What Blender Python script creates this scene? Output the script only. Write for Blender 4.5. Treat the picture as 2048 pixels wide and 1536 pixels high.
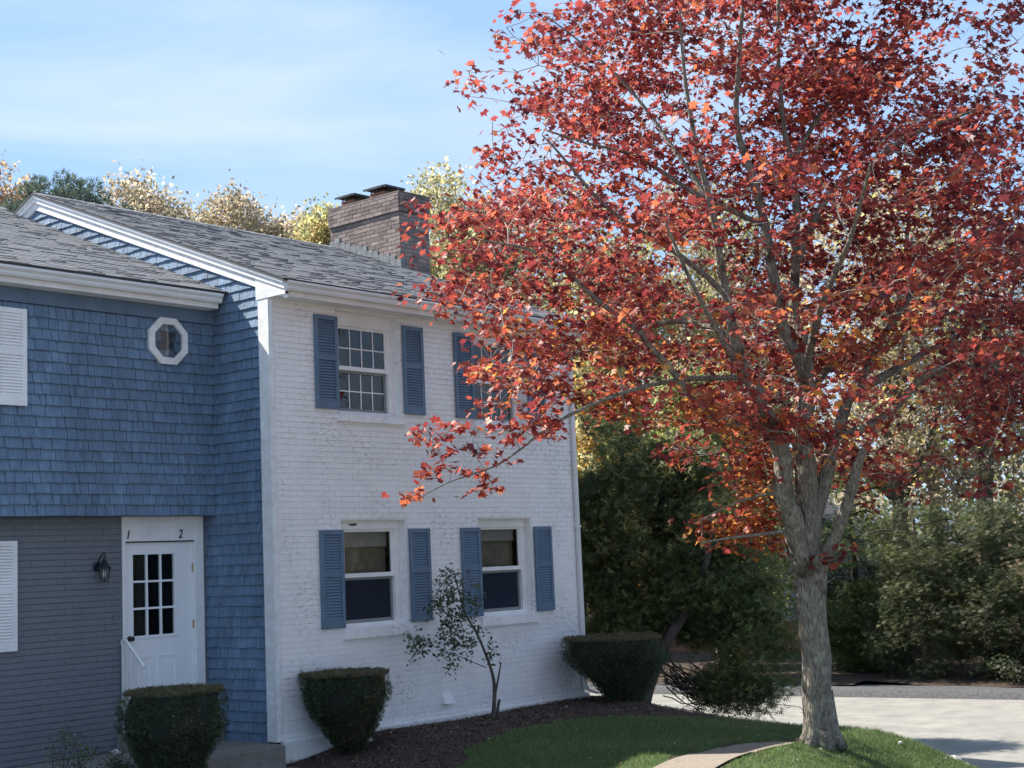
import bpy, bmesh, math, random
import numpy as np
from mathutils import Vector, Matrix, noise
random.seed(7); rng = np.random.default_rng(7)
scene = bpy.context.scene
for o in list(bpy.data.objects): bpy.data.objects.remove(o)
COL = scene.collection

# ------------------------------------------------------------------ camera
cd = bpy.data.cameras.new('camera'); cam = bpy.data.objects.new('camera', cd); COL.objects.link(cam)
yaw, pitch, roll = 0.866655, 0.120149, -0.0432757
F = Vector((math.sin(yaw)*math.cos(pitch), math.cos(yaw)*math.cos(pitch), math.sin(pitch)))
R0 = Vector((math.cos(yaw), -math.sin(yaw), 0)); U0 = R0.cross(F)
R = math.cos(roll)*R0 + math.sin(roll)*U0; U = -math.sin(roll)*R0 + math.cos(roll)*U0
m = Matrix((R, U, -F)).transposed().to_4x4(); m.translation = Vector((-11.1494, -13.1317, 1.86497))
cam.matrix_world = m
cd.sensor_width = 36; cd.lens = 2923.31*36/2048; cd.clip_end = 3000; cd.clip_start = 0.1
scene.camera = cam

# ------------------------------------------------------------------ sun, sky, exposure
SUN = Vector((-0.44, 1.15, 1.32)).normalized()          # towards the sun
el = math.asin(SUN.z); az = math.atan2(SUN.x, SUN.y)
ld = bpy.data.lights.new('sun', 'SUN'); ld.energy = 3.5; ld.angle = math.radians(0.55); ld.color = (1, .94, .84)
sun = bpy.data.objects.new('sun', ld); COL.objects.link(sun)
sun.rotation_euler = SUN.to_track_quat('Z', 'Y').to_euler(); sun.location = (-8, 18, 25)
world = bpy.data.worlds.new('World'); scene.world = world; world.use_nodes = True
nt = world.node_tree; nt.nodes.clear()
def N(nt, t, **k):
    n = nt.nodes.new(t)
    for a, b in k.items(): setattr(n, a, b)
    return n
wo = N(nt, 'ShaderNodeOutputWorld'); bg = N(nt, 'ShaderNodeBackground'); bg.inputs[1].default_value = 0.1
sk = N(nt, 'ShaderNodeTexSky'); sk.sky_type = 'NISHITA'; sk.sun_disc = False
sk.sun_elevation = el; sk.sun_rotation = az % (2*math.pi); sk.air_density = 1.0; sk.dust_density = .15; sk.ozone_density = 2.2; sk.altitude = 900
# thin cirrus veils, drawn out along one wind direction
tc = N(nt, 'ShaderNodeTexCoord'); mp = N(nt, 'ShaderNodeMapping'); mp.inputs['Scale'].default_value = (1.0, 1.0, 6.5)
mp.inputs['Rotation'].default_value = (.16, -.10, .4)
nz = N(nt, 'ShaderNodeTexNoise'); nz.inputs['Scale'].default_value = 2.1; nz.inputs['Detail'].default_value = 7; nz.inputs['Roughness'].default_value = .52; nz.inputs['Distortion'].default_value = .5
rp = N(nt, 'ShaderNodeValToRGB'); rp.color_ramp.elements[0].position = .45; rp.color_ramp.elements[1].position = .70
rp.color_ramp.elements[0].color = (.04, .04, .04, 1); rp.color_ramp.elements[1].color = (.66, .66, .66, 1)
veil = N(nt, 'ShaderNodeMix', data_type='RGBA'); veil.inputs[0].default_value = .84; veil.inputs[7].default_value = (1.22, 1.98, 3.2, 1)   # constant pale layer over the whole sky, added to brighten the shaded facade
mx = N(nt, 'ShaderNodeMix', data_type='RGBA'); mx.inputs[7].default_value = (2.75, 3.05, 3.4, 1)                                              # cirrus
L = nt.links.new
L(tc.outputs['Generated'], mp.inputs[0]); L(mp.outputs[0], nz.inputs['Vector']); L(nz.outputs['Fac'], rp.inputs[0])
L(sk.outputs[0], veil.inputs[6]); L(rp.outputs[0], mx.inputs[0]); L(veil.outputs[2], mx.inputs[6])
L(mx.outputs[2], bg.inputs[0]); L(bg.outputs[0], wo.inputs[0])
vs = scene.view_settings; vs.view_transform = 'Standard'; vs.look = 'None'; vs.gamma = 1; vs.use_curve_mapping = False
vs.exposure = 1.7
scene.cycles.max_bounces = 14; scene.cycles.diffuse_bounces = 8

# ------------------------------------------------------------------ helpers
WLOC = {}
def parent(c, p):
    c.parent = p
    c.matrix_parent_inverse = Matrix.Translation(-Vector(WLOC.get(p.name, (0, 0, 0))))
def tag(o, label=None, cat=None, group=None, kind=None):
    for k, v in (('label', label), ('category', cat), ('group', group), ('kind', kind)):
        if v: o[k] = v
    return o
def empty(name, loc, label, cat, group=None):
    o = bpy.data.objects.new(name, None); COL.objects.link(o); o.location = loc; o.empty_display_size = .1
    WLOC[o.name] = tuple(loc); return tag(o, label, cat, group)
def link(name, me, mat, par=None, kind=None):
    o = bpy.data.objects.new(name, me); COL.objects.link(o)
    if mat is not None and not me.materials: me.materials.append(mat)
    if par is not None: parent(o, par)
    if kind: o['kind'] = kind
    return o
class MB:
    def __init__(s): s.v = []; s.f = []; s.c = []; s.cc = (0, 0, 0, 1)
    def add(s, vs, fs):
        b = len(s.v); s.v += [tuple(v) for v in vs]; s.f += [tuple(b+i for i in f) for f in fs]; s.c += [s.cc]*len(vs); return s
    def box(s, x0, x1, y0, y1, z0, z1):
        return s.add([(x0,y0,z0),(x1,y0,z0),(x1,y1,z0),(x0,y1,z0),(x0,y0,z1),(x1,y0,z1),(x1,y1,z1),(x0,y1,z1)],
                     [(3,2,1,0),(4,5,6,7),(0,1,5,4),(1,2,6,5),(2,3,7,6),(3,0,4,7)])
    def prism(s, prof, axis, a0, a1):
        # prof: closed list of 2D points; axis 'x': (y,z) extruded over x ; 'y': (x,z) over y ; 'z': (x,y) over z
        n = len(prof)
        def P(p, a): return {'x': (a, p[0], p[1]), 'y': (p[0], a, p[1]), 'z': (p[0], p[1], a)}[axis]
        return s.add([P(p, a0) for p in prof]+[P(p, a1) for p in prof],
                     [tuple(range(n)), tuple(range(2*n-1, n-1, -1))]+[(i, n+i, n+(i+1) % n, (i+1) % n) for i in range(n)])
    def tube(s, pts, rad, sides=6, cap=True):
        pts = [Vector(p) for p in pts]; n = len(pts)
        if not hasattr(rad, '__len__'): rad = [rad]*n
        vs = []; ref = None
        for i, p in enumerate(pts):
            t = (pts[min(i+1, n-1)]-pts[max(i-1, 0)])
            t = t.normalized() if t.length > 1e-9 else Vector((0, 0, 1))
            if ref is None: ref = t.orthogonal().normalized()
            ref = (ref - t*ref.dot(t)); ref = ref.normalized() if ref.length > 1e-6 else t.orthogonal().normalized()
            b = t.cross(ref)
            for k in range(sides):
                a = 2*math.pi*k/sides; vs.append(p+(ref*math.cos(a)+b*math.sin(a))*rad[i])
        fs = [(i*sides+k, i*sides+(k+1) % sides, (i+1)*sides+(k+1) % sides, (i+1)*sides+k) for i in range(n-1) for k in range(sides)]
        if cap: fs += [tuple(range(sides-1, -1, -1)), tuple((n-1)*sides+k for k in range(sides))]
        return s.add(vs, fs)
    def lathe(s, prof, c, sides=16):
        vs = []; n = len(prof)
        for r_, z in prof:
            for k in range(sides):
                a = 2*math.pi*k/sides; vs.append((c[0]+r_*math.cos(a), c[1]+r_*math.sin(a), c[2]+z))
        fs = [(i*sides+k, i*sides+(k+1) % sides, (i+1)*sides+(k+1) % sides, (i+1)*sides+k) for i in range(n-1) for k in range(sides)]
        fs += [tuple(range(sides-1, -1, -1)), tuple((n-1)*sides+k for k in range(sides))]
        return s.add(vs, fs)
    def build(s, name, mat, par=None, smooth=False, kind=None, col=False, bevel=0):
        me = bpy.data.meshes.new(name); me.from_pydata(s.v, [], s.f); me.validate()
        if col:
            a = me.attributes.new('col', 'FLOAT_COLOR', 'POINT'); a.data.foreach_set('color', np.array(s.c, dtype=np.float32).ravel())
        if smooth: me.polygons.foreach_set('use_smooth', [True]*len(me.polygons))
        o = link(name, me, mat, par, kind)
        if bevel:
            b = o.modifiers.new('bevel', 'BEVEL'); b.width = bevel; b.segments = 2; b.limit_method = 'ANGLE'
        return o
UNIT = {}
def unit(key, mat, fn):
    k = (key, mat.name)
    if k not in UNIT:
        mb = MB(); fn(mb); me = bpy.data.meshes.new(key); me.from_pydata(mb.v, [], mb.f); me.materials.append(mat); UNIT[k] = me
    return UNIT[k]
def piece(name, key, mat, fn, par, loc, scale, rotz=0):
    o = bpy.data.objects.new(name, unit(key, mat, fn)); COL.objects.link(o)
    o.location = loc; o.scale = scale; o.rotation_euler = (0, 0, rotz); parent(o, par); return o
ubox = lambda mb: mb.box(0, 1, 0, 1, 0, 1)
def uwedge(mb):   # unit shingle: butt (bottom) thick, top thin; front face at -y
    mb.add([(0,0,0),(1,0,0),(1,-1,0),(0,-1,0),(0,0,1),(1,0,1),(1,-.25,1),(0,-.25,1)],
           [(0,1,2,3),(7,6,5,4),(3,2,6,7),(0,4,5,1),(0,3,7,4),(1,5,6,2)])

# ------------------------------------------------------------------ materials
def mat(name, col, rough=.7, var=.12, scale=6., col2=None, bump=0., bscale=40., spec=.3, attr=False, metal=0., rnd=0., stretch=(1,1,1)):
    m_ = bpy.data.materials.new(name); m_.use_nodes = True; t = m_.node_tree; b = t.nodes['Principled BSDF']
    b.inputs['Roughness'].default_value = rough; b.inputs['Specular IOR Level'].default_value = spec; b.inputs['Metallic'].default_value = metal
    g = N(t, 'ShaderNodeNewGeometry'); mp = N(t, 'ShaderNodeMapping'); mp.inputs['Scale'].default_value = stretch
    t.links.new(g.outputs['Position'], mp.inputs[0])
    n1 = N(t, 'ShaderNodeTexNoise'); n1.inputs['Scale'].default_value = scale; n1.inputs['Detail'].default_value = 6; n1.inputs['Roughness'].default_value = .65
    t.links.new(mp.outputs[0], n1.inputs['Vector'])
    r_ = N(t, 'ShaderNodeValToRGB'); r_.color_ramp.elements[0].position = .3; r_.color_ramp.elements[1].position = .7
    c2 = col2 or tuple(c*(1-2*var) for c in col); c1 = col if col2 else tuple(c*(1+var) for c in col)
    r_.color_ramp.elements[0].color = (*c2, 1); r_.color_ramp.elements[1].color = (*c1, 1)
    t.links.new(n1.outputs['Fac'], r_.inputs[0]); out = r_.outputs[0]
    if rnd:   # every piece its own tone: stored value on joined pieces, object random on single ones
        oi = N(t, 'ShaderNodeObjectInfo'); at = N(t, 'ShaderNodeAttribute', attribute_name='col')
        ad = N(t, 'ShaderNodeMath', operation='ADD'); fr = N(t, 'ShaderNodeMath', operation='FRACT')
        t.links.new(oi.outputs['Random'], ad.inputs[0]); t.links.new(at.outputs['Fac'], ad.inputs[1]); t.links.new(ad.outputs[0], fr.inputs[0])
        mr = N(t, 'ShaderNodeMapRange'); mr.inputs[3].default_value = 1-rnd; mr.inputs[4].default_value = 1+rnd*.8
        t.links.new(fr.outputs[0], mr.inputs[0])
        mm = N(t, 'ShaderNodeMix', data_type='RGBA', blend_type='MULTIPLY'); mm.inputs[0].default_value = 1
        t.links.new(out, mm.inputs[6]); t.links.new(mr.outputs[0], mm.inputs[7]); out = mm.outputs[2]
    t.links.new(out, b.inputs['Base Color'])
    if bump:
        n2 = N(t, 'ShaderNodeTexNoise'); n2.inputs['Scale'].default_value = bscale; n2.inputs['Detail'].default_value = 4
        t.links.new(mp.outputs[0], n2.inputs['Vector'])
        bp = N(t, 'ShaderNodeBump'); bp.inputs['Strength'].default_value = bump; bp.inputs['Distance'].default_value = .02
        t.links.new(n2.outputs['Fac'], bp.inputs['Height']); t.links.new(bp.outputs[0], b.inputs['Normal'])
    return m_
def leafmat(name, trans=.45, gloss=.06, rough=.4):
    m_ = bpy.data.materials.new(name); m_.use_nodes = True; t = m_.node_tree; t.nodes.clear()
    a = N(t, 'ShaderNodeAttribute', attribute_name='col'); d = N(t, 'ShaderNodeBsdfDiffuse'); tr = N(t, 'ShaderNodeBsdfTranslucent'); gl = N(t, 'ShaderNodeBsdfGlossy')
    gl.inputs['Roughness'].default_value = rough
    m1 = N(t, 'ShaderNodeMixShader'); m1.inputs[0].default_value = trans; m2 = N(t, 'ShaderNodeMixShader'); m2.inputs[0].default_value = gloss
    o = N(t, 'ShaderNodeOutputMaterial')
    hs = N(t, 'ShaderNodeHueSaturation'); hs.inputs['Saturation'].default_value = .97; hs.inputs['Value'].default_value = 1.8
    t.links.new(a.outputs['Color'], d.inputs[0]); t.links.new(a.outputs['Color'], hs.inputs['Color']); t.links.new(hs.outputs[0], tr.inputs[0])
    t.links.new(d.outputs[0], m1.inputs[1]); t.links.new(tr.outputs[0], m1.inputs[2]); t.links.new(m1.outputs[0], m2.inputs[1]); t.links.new(gl.outputs[0], m2.inputs[2])
    t.links.new(m2.outputs[0], o.inputs[0]); return m_
def painted_brick(name, col, stain, amount, rnd):
    m_ = mat(name, col, .62, .03, 3., bump=.18, bscale=70, rnd=rnd); t = m_.node_tree; b = t.nodes['Principled BSDF']
    src = b.inputs['Base Color'].links[0].from_socket
    g = N(t, 'ShaderNodeNewGeometry')
    n1 = N(t, 'ShaderNodeTexNoise'); n1.inputs['Scale'].default_value = 1.6; n1.inputs['Detail'].default_value = 3
    mp = N(t, 'ShaderNodeMapping'); mp.inputs['Scale'].default_value = (14, 14, 26)
    n2 = N(t, 'ShaderNodeTexNoise'); n2.inputs['Scale'].default_value = 1.; n2.inputs['Detail'].default_value = 6; n2.inputs['Roughness'].default_value = .7
    r1 = N(t, 'ShaderNodeValToRGB'); r1.color_ramp.elements[0].position = .44; r1.color_ramp.elements[1].position = .60
    r2 = N(t, 'ShaderNodeValToRGB'); r2.color_ramp.elements[0].position = .50; r2.color_ramp.elements[1].position = .62
    mm = N(t, 'ShaderNodeMath', operation='MULTIPLY'); m3 = N(t, 'ShaderNodeMath', operation='MULTIPLY'); m3.inputs[1].default_value = amount
    x = N(t, 'ShaderNodeMix', data_type='RGBA'); x.inputs[7].default_value = (*stain, 1)
    k = t.links.new
    k(g.outputs['Position'], n1.inputs['Vector']); k(g.outputs['Position'], mp.inputs[0]); k(mp.outputs[0], n2.inputs['Vector'])
    k(n1.outputs['Fac'], r1.inputs[0]); k(n2.outputs['Fac'], r2.inputs[0]); k(r1.outputs[0], mm.inputs[0]); k(r2.outputs[0], mm.inputs[1]); k(mm.outputs[0], m3.inputs[0])
    k(m3.outputs[0], x.inputs[0]); k(src, x.inputs[6]); k(x.outputs[2], b.inputs['Base Color']); return m_
def glass(name, ior=1.75, tint=.8):
    m_ = bpy.data.materials.new(name); m_.use_nodes = True; t = m_.node_tree; t.nodes.clear()
    fr = N(t, 'ShaderNodeFresnel'); fr.inputs[0].default_value = ior; tr = N(t, 'ShaderNodeBsdfTransparent'); tr.inputs[0].default_value = (tint, tint, tint, 1)
    gl = N(t, 'ShaderNodeBsdfGlossy'); gl.inputs['Roughness'].default_value = .012; mx = N(t, 'ShaderNodeMixShader'); o = N(t, 'ShaderNodeOutputMaterial')
    nz = N(t, 'ShaderNodeTexNoise'); nz.inputs['Scale'].default_value = 3.5; bp = N(t, 'ShaderNodeBump'); bp.inputs['Strength'].default_value = .07; bp.inputs['Distance'].default_value = .05
    g = N(t, 'ShaderNodeNewGeometry'); k = t.links.new
    k(g.outputs['Position'], nz.inputs['Vector']); k(nz.outputs['Fac'], bp.inputs['Height']); k(bp.outputs[0], gl.inputs['Normal'])
    mi = N(t, 'ShaderNodeMix', data_type='FLOAT'); mi.inputs[2].default_value = ior; mi.inputs[3].default_value = 1/ior; k(g.outputs['Backfacing'], mi.inputs[0]); k(mi.outputs[0], fr.inputs[0])
    k(fr.outputs[0], mx.inputs[0]); k(tr.outputs[0], mx.inputs[1]); k(gl.outputs[0], mx.inputs[2]); k(mx.outputs[0], o.inputs[0]); return m_
M = {}
M['white_brick'] = painted_brick('white_brick', (.86, .86, .855), (.42, .405, .40), .62, .02)
M['gray_brick'] = painted_brick('gray_brick', (.172, .188, .21), (.125, .135, .15), .4, .02)
M['white'] = mat('white_paint', (.86, .86, .85), .5, .05, 5, bump=.08)
M['white_worn'] = mat('white_worn', (.85, .85, .845), .6, .0, 9, col2=(.66, .64, .62), bump=.2, bscale=30)
M['gutter'] = mat('gutter_white', (.72, .72, .71), .35, .04, 3, spec=.5)
M['blue_shingle'] = mat('blue_shingle', (.148, .224, .325), .62, .16, 5, bump=.6, bscale=18, rnd=.11, stretch=(7, 7, .9))
M['blue_wall'] = mat('blue_wall', (.03, .05, .085), .8, .05)
M['blue_paint'] = mat('blue_paint', (.12, .185, .265), .5, .06, 5, bump=.05)
M['roof'] = mat('roof_shingle', (.25, .255, .27), .9, 0, 3.0, col2=(.19, .195, .21), bump=.8, bscale=160, rnd=.17, stretch=(.6, 1.6, 1))
M['roof_deck'] = mat('roof_deck', (.09, .09, .095), .9, .1)
M['chim'] = mat('chimney_brick', (.28, .215, .195), .85, 0, 3.0, col2=(.17, .145, .14), bump=.5, bscale=50, rnd=.35)
M['mortar'] = mat('chimney_mortar', (.17, .15, .14), .9, .2, 8)
M['lead'] = mat('lead', (.2, .215, .23), .6, .2, 12, metal=.3)
M['black'] = mat('black_metal', (.012, .014, .018), .4, .1, spec=.5)
M['cap'] = mat('cap_metal', (.03, .035, .045), .5, .2, spec=.4)
M['clay'] = mat('clay', (.30, .14, .10), .8, .2, 8)
M['glass'] = glass('window_glass', 1.5); M['door_glass'] = glass('door_glass', 1.35)
M['dark'] = mat('dark_room', (.02, .022, .028), .9, .1)
M['shade'] = mat('roller_shade', (.55, .54, .50), .8, .05)
M['screen'] = mat('insect_screen', (.035, .042, .06), .8, .05)
M['sash_gray'] = mat('sash_gray', (.25, .27, .26), .5, .05)
M['door'] = mat('door_white', (.86, .87, .88), .4, .02, 3)
M['brass'] = mat('brass', (.45, .32, .2), .4, .1, metal=.7)
M['lampglass'] = glass('lamp_glass', 1.5, .92)
M['bulb'] = mat('bulb', (.8, .8, .78), .3, .02)
M['concrete'] = mat('concrete', (.27, .25, .225), .9, 0, 14, col2=(.20, .185, .165), bump=.7, bscale=90)
M['aggregate'] = mat('aggregate', (.36, .31, .25), .9, 0, 45, col2=(.20, .17, .14), bump=.8, bscale=130)
M['asphalt'] = mat('asphalt', (.32, .308, .275), .92, 0, 1.8, col2=(.205, .2, .185), bump=.6, bscale=110)
M['kerb'] = mat('kerb_asphalt', (.10, .10, .105), .9, .25, 20, bump=.6, bscale=60)
M['soil'] = mat('mulch_soil', (.10, .07, .054), .95, 0, 20, col2=(.05, .035, .028), bump=1, bscale=70)
M['lawn'] = mat('lawn_ground', (.075, .13, .035), .9, 0, 5, col2=(.055, .075, .028), bump=.8, bscale=90)
M['litter'] = mat('leaf_litter', (.075, .052, .038), .95, 0, 12, col2=(.03, .022, .016), bump=1, bscale=40)
M['stone'] = mat('pale_stone', (.55, .53, .5), .8, .15, 10, bump=.4)
M['bark'] = mat('maple_bark', (.25, .235, .195), .95, 0, 15, col2=(.075, .062, .052), bump=1, bscale=55, stretch=(1, 1, .55), spec=.1)
M['bark_d'] = mat('dark_bark', (.13, .11, .09), .9, 0, 8, col2=(.055, .046, .038), bump=1, bscale=24, stretch=(1, 1, .4))
M['bark_g'] = mat('gray_bark', (.27, .25, .22), .9, 0, 6, col2=(.13, .115, .10), bump=.8, bscale=20, stretch=(1, 1, .4))
M['leaf'] = leafmat('maple_leaf', .44, .045, .5)
M['leaf_bg'] = leafmat('tan_leaf', .45, .03, .6)
M['needle'] = leafmat('needles', .22, .025, .5)
M['grass'] = leafmat('grass_blade', .35, .03, .5)
M['chip'] = leafmat('mulch_chip', .0, .01, .7)
M['siding'] = mat('gray_siding', (.30, .33, .35), .7, .05)
M['brickred'] = mat('old_brick', (.30, .15, .11), .85, .2, 12)

def bark_mat(name, pale, dark, lichen, lich=.5):
    m_ = mat(name, pale, .95, 0, 46, col2=dark, spec=.08, stretch=(1, 1, .28)); t = m_.node_tree; b = t.nodes['Principled BSDF']; k = t.links.new
    src = b.inputs['Base Color'].links[0].from_socket; g = N(t, 'ShaderNodeNewGeometry')
    n1 = N(t, 'ShaderNodeTexNoise'); n1.inputs['Scale'].default_value = 9; n1.inputs['Detail'].default_value = 8; n1.inputs['Roughness'].default_value = .75
    r1 = N(t, 'ShaderNodeValToRGB'); r1.color_ramp.elements[0].position = .52; r1.color_ramp.elements[1].position = .60; r1.color_ramp.elements[1].color = (lich, lich, lich, 1)
    x = N(t, 'ShaderNodeMix', data_type='RGBA'); x.inputs[7].default_value = (*lichen, 1)
    n2 = N(t, 'ShaderNodeTexNoise'); n2.inputs['Scale'].default_value = 4; n2.inputs['Detail'].default_value = 5
    r2 = N(t, 'ShaderNodeValToRGB'); r2.color_ramp.elements[0].position = .55; r2.color_ramp.elements[1].position = .68; r2.color_ramp.elements[1].color = (.75, .75, .75, 1)
    y = N(t, 'ShaderNodeMix', data_type='RGBA'); y.inputs[7].default_value = (*[c*.55 for c in dark], 1)
    k(g.outputs['Position'], n1.inputs['Vector']); k(g.outputs['Position'], n2.inputs['Vector']); k(n1.outputs['Fac'], r1.inputs[0]); k(n2.outputs['Fac'], r2.inputs[0])
    k(r2.outputs[0], y.inputs[0]); k(src, y.inputs[6]); k(y.outputs[2], x.inputs[6]); k(r1.outputs[0], x.inputs[0]); k(x.outputs[2], b.inputs['Base Color'])
    mp = N(t, 'ShaderNodeMapping'); mp.inputs['Scale'].default_value = (1, 1, .2); v = N(t, 'ShaderNodeTexVoronoi'); v.inputs['Scale'].default_value = 48; n3 = N(t, 'ShaderNodeTexNoise'); n3.inputs['Scale'].default_value = 60; n3.inputs['Detail'].default_value = 5
    k(g.outputs['Position'], mp.inputs[0]); k(mp.outputs[0], v.inputs['Vector']); k(mp.outputs[0], n3.inputs['Vector'])
    ad = N(t, 'ShaderNodeMath', operation='ADD'); k(v.outputs['Distance'], ad.inputs[0]); k(n3.outputs['Fac'], ad.inputs[1])
    bp = N(t, 'ShaderNodeBump'); bp.inputs['Strength'].default_value = 1; bp.inputs['Distance'].default_value = .03; k(ad.outputs[0], bp.inputs['Height']); k(bp.outputs[0], b.inputs['Normal'])
    return m_
M['bark'] = bark_mat('maple_bark', (.33, .30, .25), (.115, .095, .08), (.42, .43, .33))
M['bark_g'] = bark_mat('gray_bark', (.27, .25, .22), (.11, .095, .08), (.32, .32, .26), .3)
def screen_mat():
    m_ = bpy.data.materials.new('screen_mesh'); m_.use_nodes = True; t = m_.node_tree; t.nodes.clear()
    d = N(t, 'ShaderNodeBsdfDiffuse'); d.inputs[0].default_value = (.035, .042, .062, 1); tr = N(t, 'ShaderNodeBsdfTransparent'); x = N(t, 'ShaderNodeMixShader'); x.inputs[0].default_value = .3; o = N(t, 'ShaderNodeOutputMaterial')
    t.links.new(d.outputs[0], x.inputs[1]); t.links.new(tr.outputs[0], x.inputs[2]); t.links.new(x.outputs[0], o.inputs[0]); return m_
M['mesh'] = screen_mat()
M['reflection_panel'] = mat('reflection_panel', (.34, .31, .24), .9, .15, 6)  # olive tan of a soft window reflection, put into the colour
M['twig'] = mat('maple_twig', (.42, .39, .34), .9, 0, 30, col2=(.25, .225, .19), spec=.1)
def weather(m_, lo, hi, scale, stretch=(1, 1, .35)):      # broad fading of old paint
    t = m_.node_tree; b = t.nodes['Principled BSDF']; k = t.links.new; src = b.inputs['Base Color'].links[0].from_socket
    g = N(t, 'ShaderNodeNewGeometry'); mp = N(t, 'ShaderNodeMapping'); mp.inputs['Scale'].default_value = stretch; n1 = N(t, 'ShaderNodeTexNoise'); n1.inputs['Scale'].default_value = scale; n1.inputs['Detail'].default_value = 7; n1.inputs['Roughness'].default_value = .7
    mr = N(t, 'ShaderNodeMapRange'); mr.inputs[1].default_value = .3; mr.inputs[2].default_value = .7; mr.inputs[3].default_value = lo; mr.inputs[4].default_value = hi; x = N(t, 'ShaderNodeMix', data_type='RGBA', blend_type='MULTIPLY'); x.inputs[0].default_value = 1
    k(g.outputs['Position'], mp.inputs[0]); k(mp.outputs[0], n1.inputs['Vector']); k(n1.outputs['Fac'], mr.inputs[0]); k(src, x.inputs[6]); k(mr.outputs[0], x.inputs[7]); k(x.outputs[2], b.inputs['Base Color'])
weather(M['blue_shingle'], .78, 1.28, 2.2); weather(M['blue_paint'], .85, 1.15, 4); weather(M['asphalt'], .8, 1.15, 60, (1, 1, 1)); weather(M['white'], .93, 1.03, 2.5); weather(M['concrete'], .8, 1.15, 3, (1, 1, 1))

# ------------------------------------------------------------------ the ground
def sstep(a, b, x):
    t = np.clip((np.asarray(x, float)-a)/(b-a), 0, 1); return t*t*(3-2*t)
def inpoly(px, py, poly):
    px = np.asarray(px); py = np.asarray(py); c = np.zeros(px.shape, bool); n = len(poly)
    for i in range(n):
        x0, y0 = poly[i]; x1, y1 = poly[i-1]
        k = ((y0 > py) != (y1 > py)) & (px < (x1-x0)*(py-y0)/((y1-y0) if y1 != y0 else 1e-9)+x0); c ^= k
    return c
def pdist(px, py, poly, closed=True):
    px = np.asarray(px, float); py = np.asarray(py, float); d = np.full(px.shape, 1e9); n = len(poly)
    for i in range(n if closed else n-1):
        x0, y0 = poly[i]; x1, y1 = poly[(i+1) % n]; dx, dy = x1-x0, y1-y0
        t = np.clip(((px-x0)*dx+(py-y0)*dy)/(dx*dx+dy*dy+1e-12), 0, 1)
        d = np.minimum(d, np.hypot(px-x0-t*dx, py-y0-t*dy))
    return d
ISLAND = [(-9,1.2),(-9,-4.0),(-3,-6.4),(.5,-7.2),(2.6,-6.75),(3.9,-6.5),(4.6,-6.55),(5.1,-6.3),(5.45,-5.5),(5.5,-4.6),(5.75,-3.5),(6.3,-2.2),(7.2,-.9),(7.6,.5),(7.6,12),(-9,12)]
MULCH = [(-9,1.25),(-9,-2.6),(-3,-2.9),(-.5,-2.75),(.3,-2.33),(1.21,-1.93),(2.31,-1.67),(3.06,-1.6),(3.58,-1.8),(3.97,-2.3),(4.15,-2.9),(4.5,-3.5),(5.1,-4.0),(5.9,-3.4),(6.4,-2.2),(7.3,-.9),(7.7,.5),(7.7,12),(5.5,12),(5.5,.05),(-.2,.05),(-.2,1.25)]
PATH = [(-.45,-.35),(-1.0,-1.1),(-1.35,-2.2),(-1.1,-3.5),(-.3,-4.4),(.6,-4.68),(1.3,-4.74),(1.9,-4.78),(2.35,-4.86)]
def asphalt_z(x, y): return -1.05 + .10*np.clip(8-np.asarray(x, float), 0, 6)
def ground_z(x, y):
    x = np.asarray(x, float); y = np.asarray(y, float)
    d = pdist(x, y, ISLAND); L0 = -.31 + .19*sstep(0, 1.6, x) + .02*np.sin(x*1.7+y*1.1)*.6
    L0 = L0 - .07*sstep(-2.2, -4.2, y) + .10*np.exp(-((x-2.2)**2+(y+5.75)**2)/1.1)
    A = asphalt_z(x, y)+.015
    z = A + (L0-A)*sstep(0, 1.5, d)
    pd = pdist(x, y, PATH, False)
    return np.where(pd < .6, z - .035*sstep(.55, .42, pd), z)
def sheet(name, x0, x1, y0, y1, st, zf, mask, mt, kind='structure', par=None):
    xs = np.arange(x0, x1+1e-6, st); ys = np.arange(y0, y1+1e-6, st); X, Y = np.meshgrid(xs, ys)
    Z = zf(X, Y); nx = len(xs); V = np.stack([X, Y, Z], -1).reshape(-1, 3)
    i, j = np.meshgrid(np.arange(nx-1), np.arange(len(ys)-1)); q = (j*nx+i).ravel()
    cx = (X[:-1, :-1]+st/2).ravel(); cy = (Y[:-1, :-1]+st/2).ravel()
    k = mask(cx, cy) if mask else np.ones(len(q), bool)
    q = q[k]; fs = np.stack([q, q+1, q+nx+1, q+nx], 1)
    used = np.unique(fs); re = np.zeros(len(V), int); re[used] = np.arange(len(used))
    me = bpy.data.meshes.new(name); me.from_pydata(V[used].tolist(), [], re[fs].tolist())
    me.polygons.foreach_set('use_smooth', [True]*len(me.polygons))
    o = link(name, me, mt, par); o['kind'] = kind; return o
g = MB(); g.add([(-900,-900,-1.4),(900,-900,-1.4),(900,900,-1.4),(-900,900,-1.4)], [(0,1,2,3)])
g = g.build('ground', M['litter']); g['kind'] = 'structure'
KA, KB = Vector((13.4, 14.0, 0)), Vector((17.4, -19.0, 0))           # inner foot of the far kerb
KD = (KB-KA).normalized(); KN = Vector((-KD.y, KD.x, 0))
if KN.x < 0: KN = -KN
def kerb_x(y): return KA.x + (KB.x-KA.x)*(np.asarray(y, float)-KA.y)/(KB.y-KA.y)
sheet('driveway', -24, 19, -30, 26, .5, lambda X, Y: asphalt_z(X, Y), lambda x, y: x < kerb_x(y)+.3, M['asphalt'])
def bank_z(x, y):
    d = np.asarray(x, float)-kerb_x(y); return -.91 + .10*sstep(.2, 2, d) + .05*np.sin(x*2.1)*np.sin(y*1.7) - .25*sstep(6, 14, d)
sheet('verge', 13, 60, -30, 60, .5, bank_z, lambda x, y: x > kerb_x(y)+.75, M['litter'])
kb = MB(); n = 60
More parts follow.
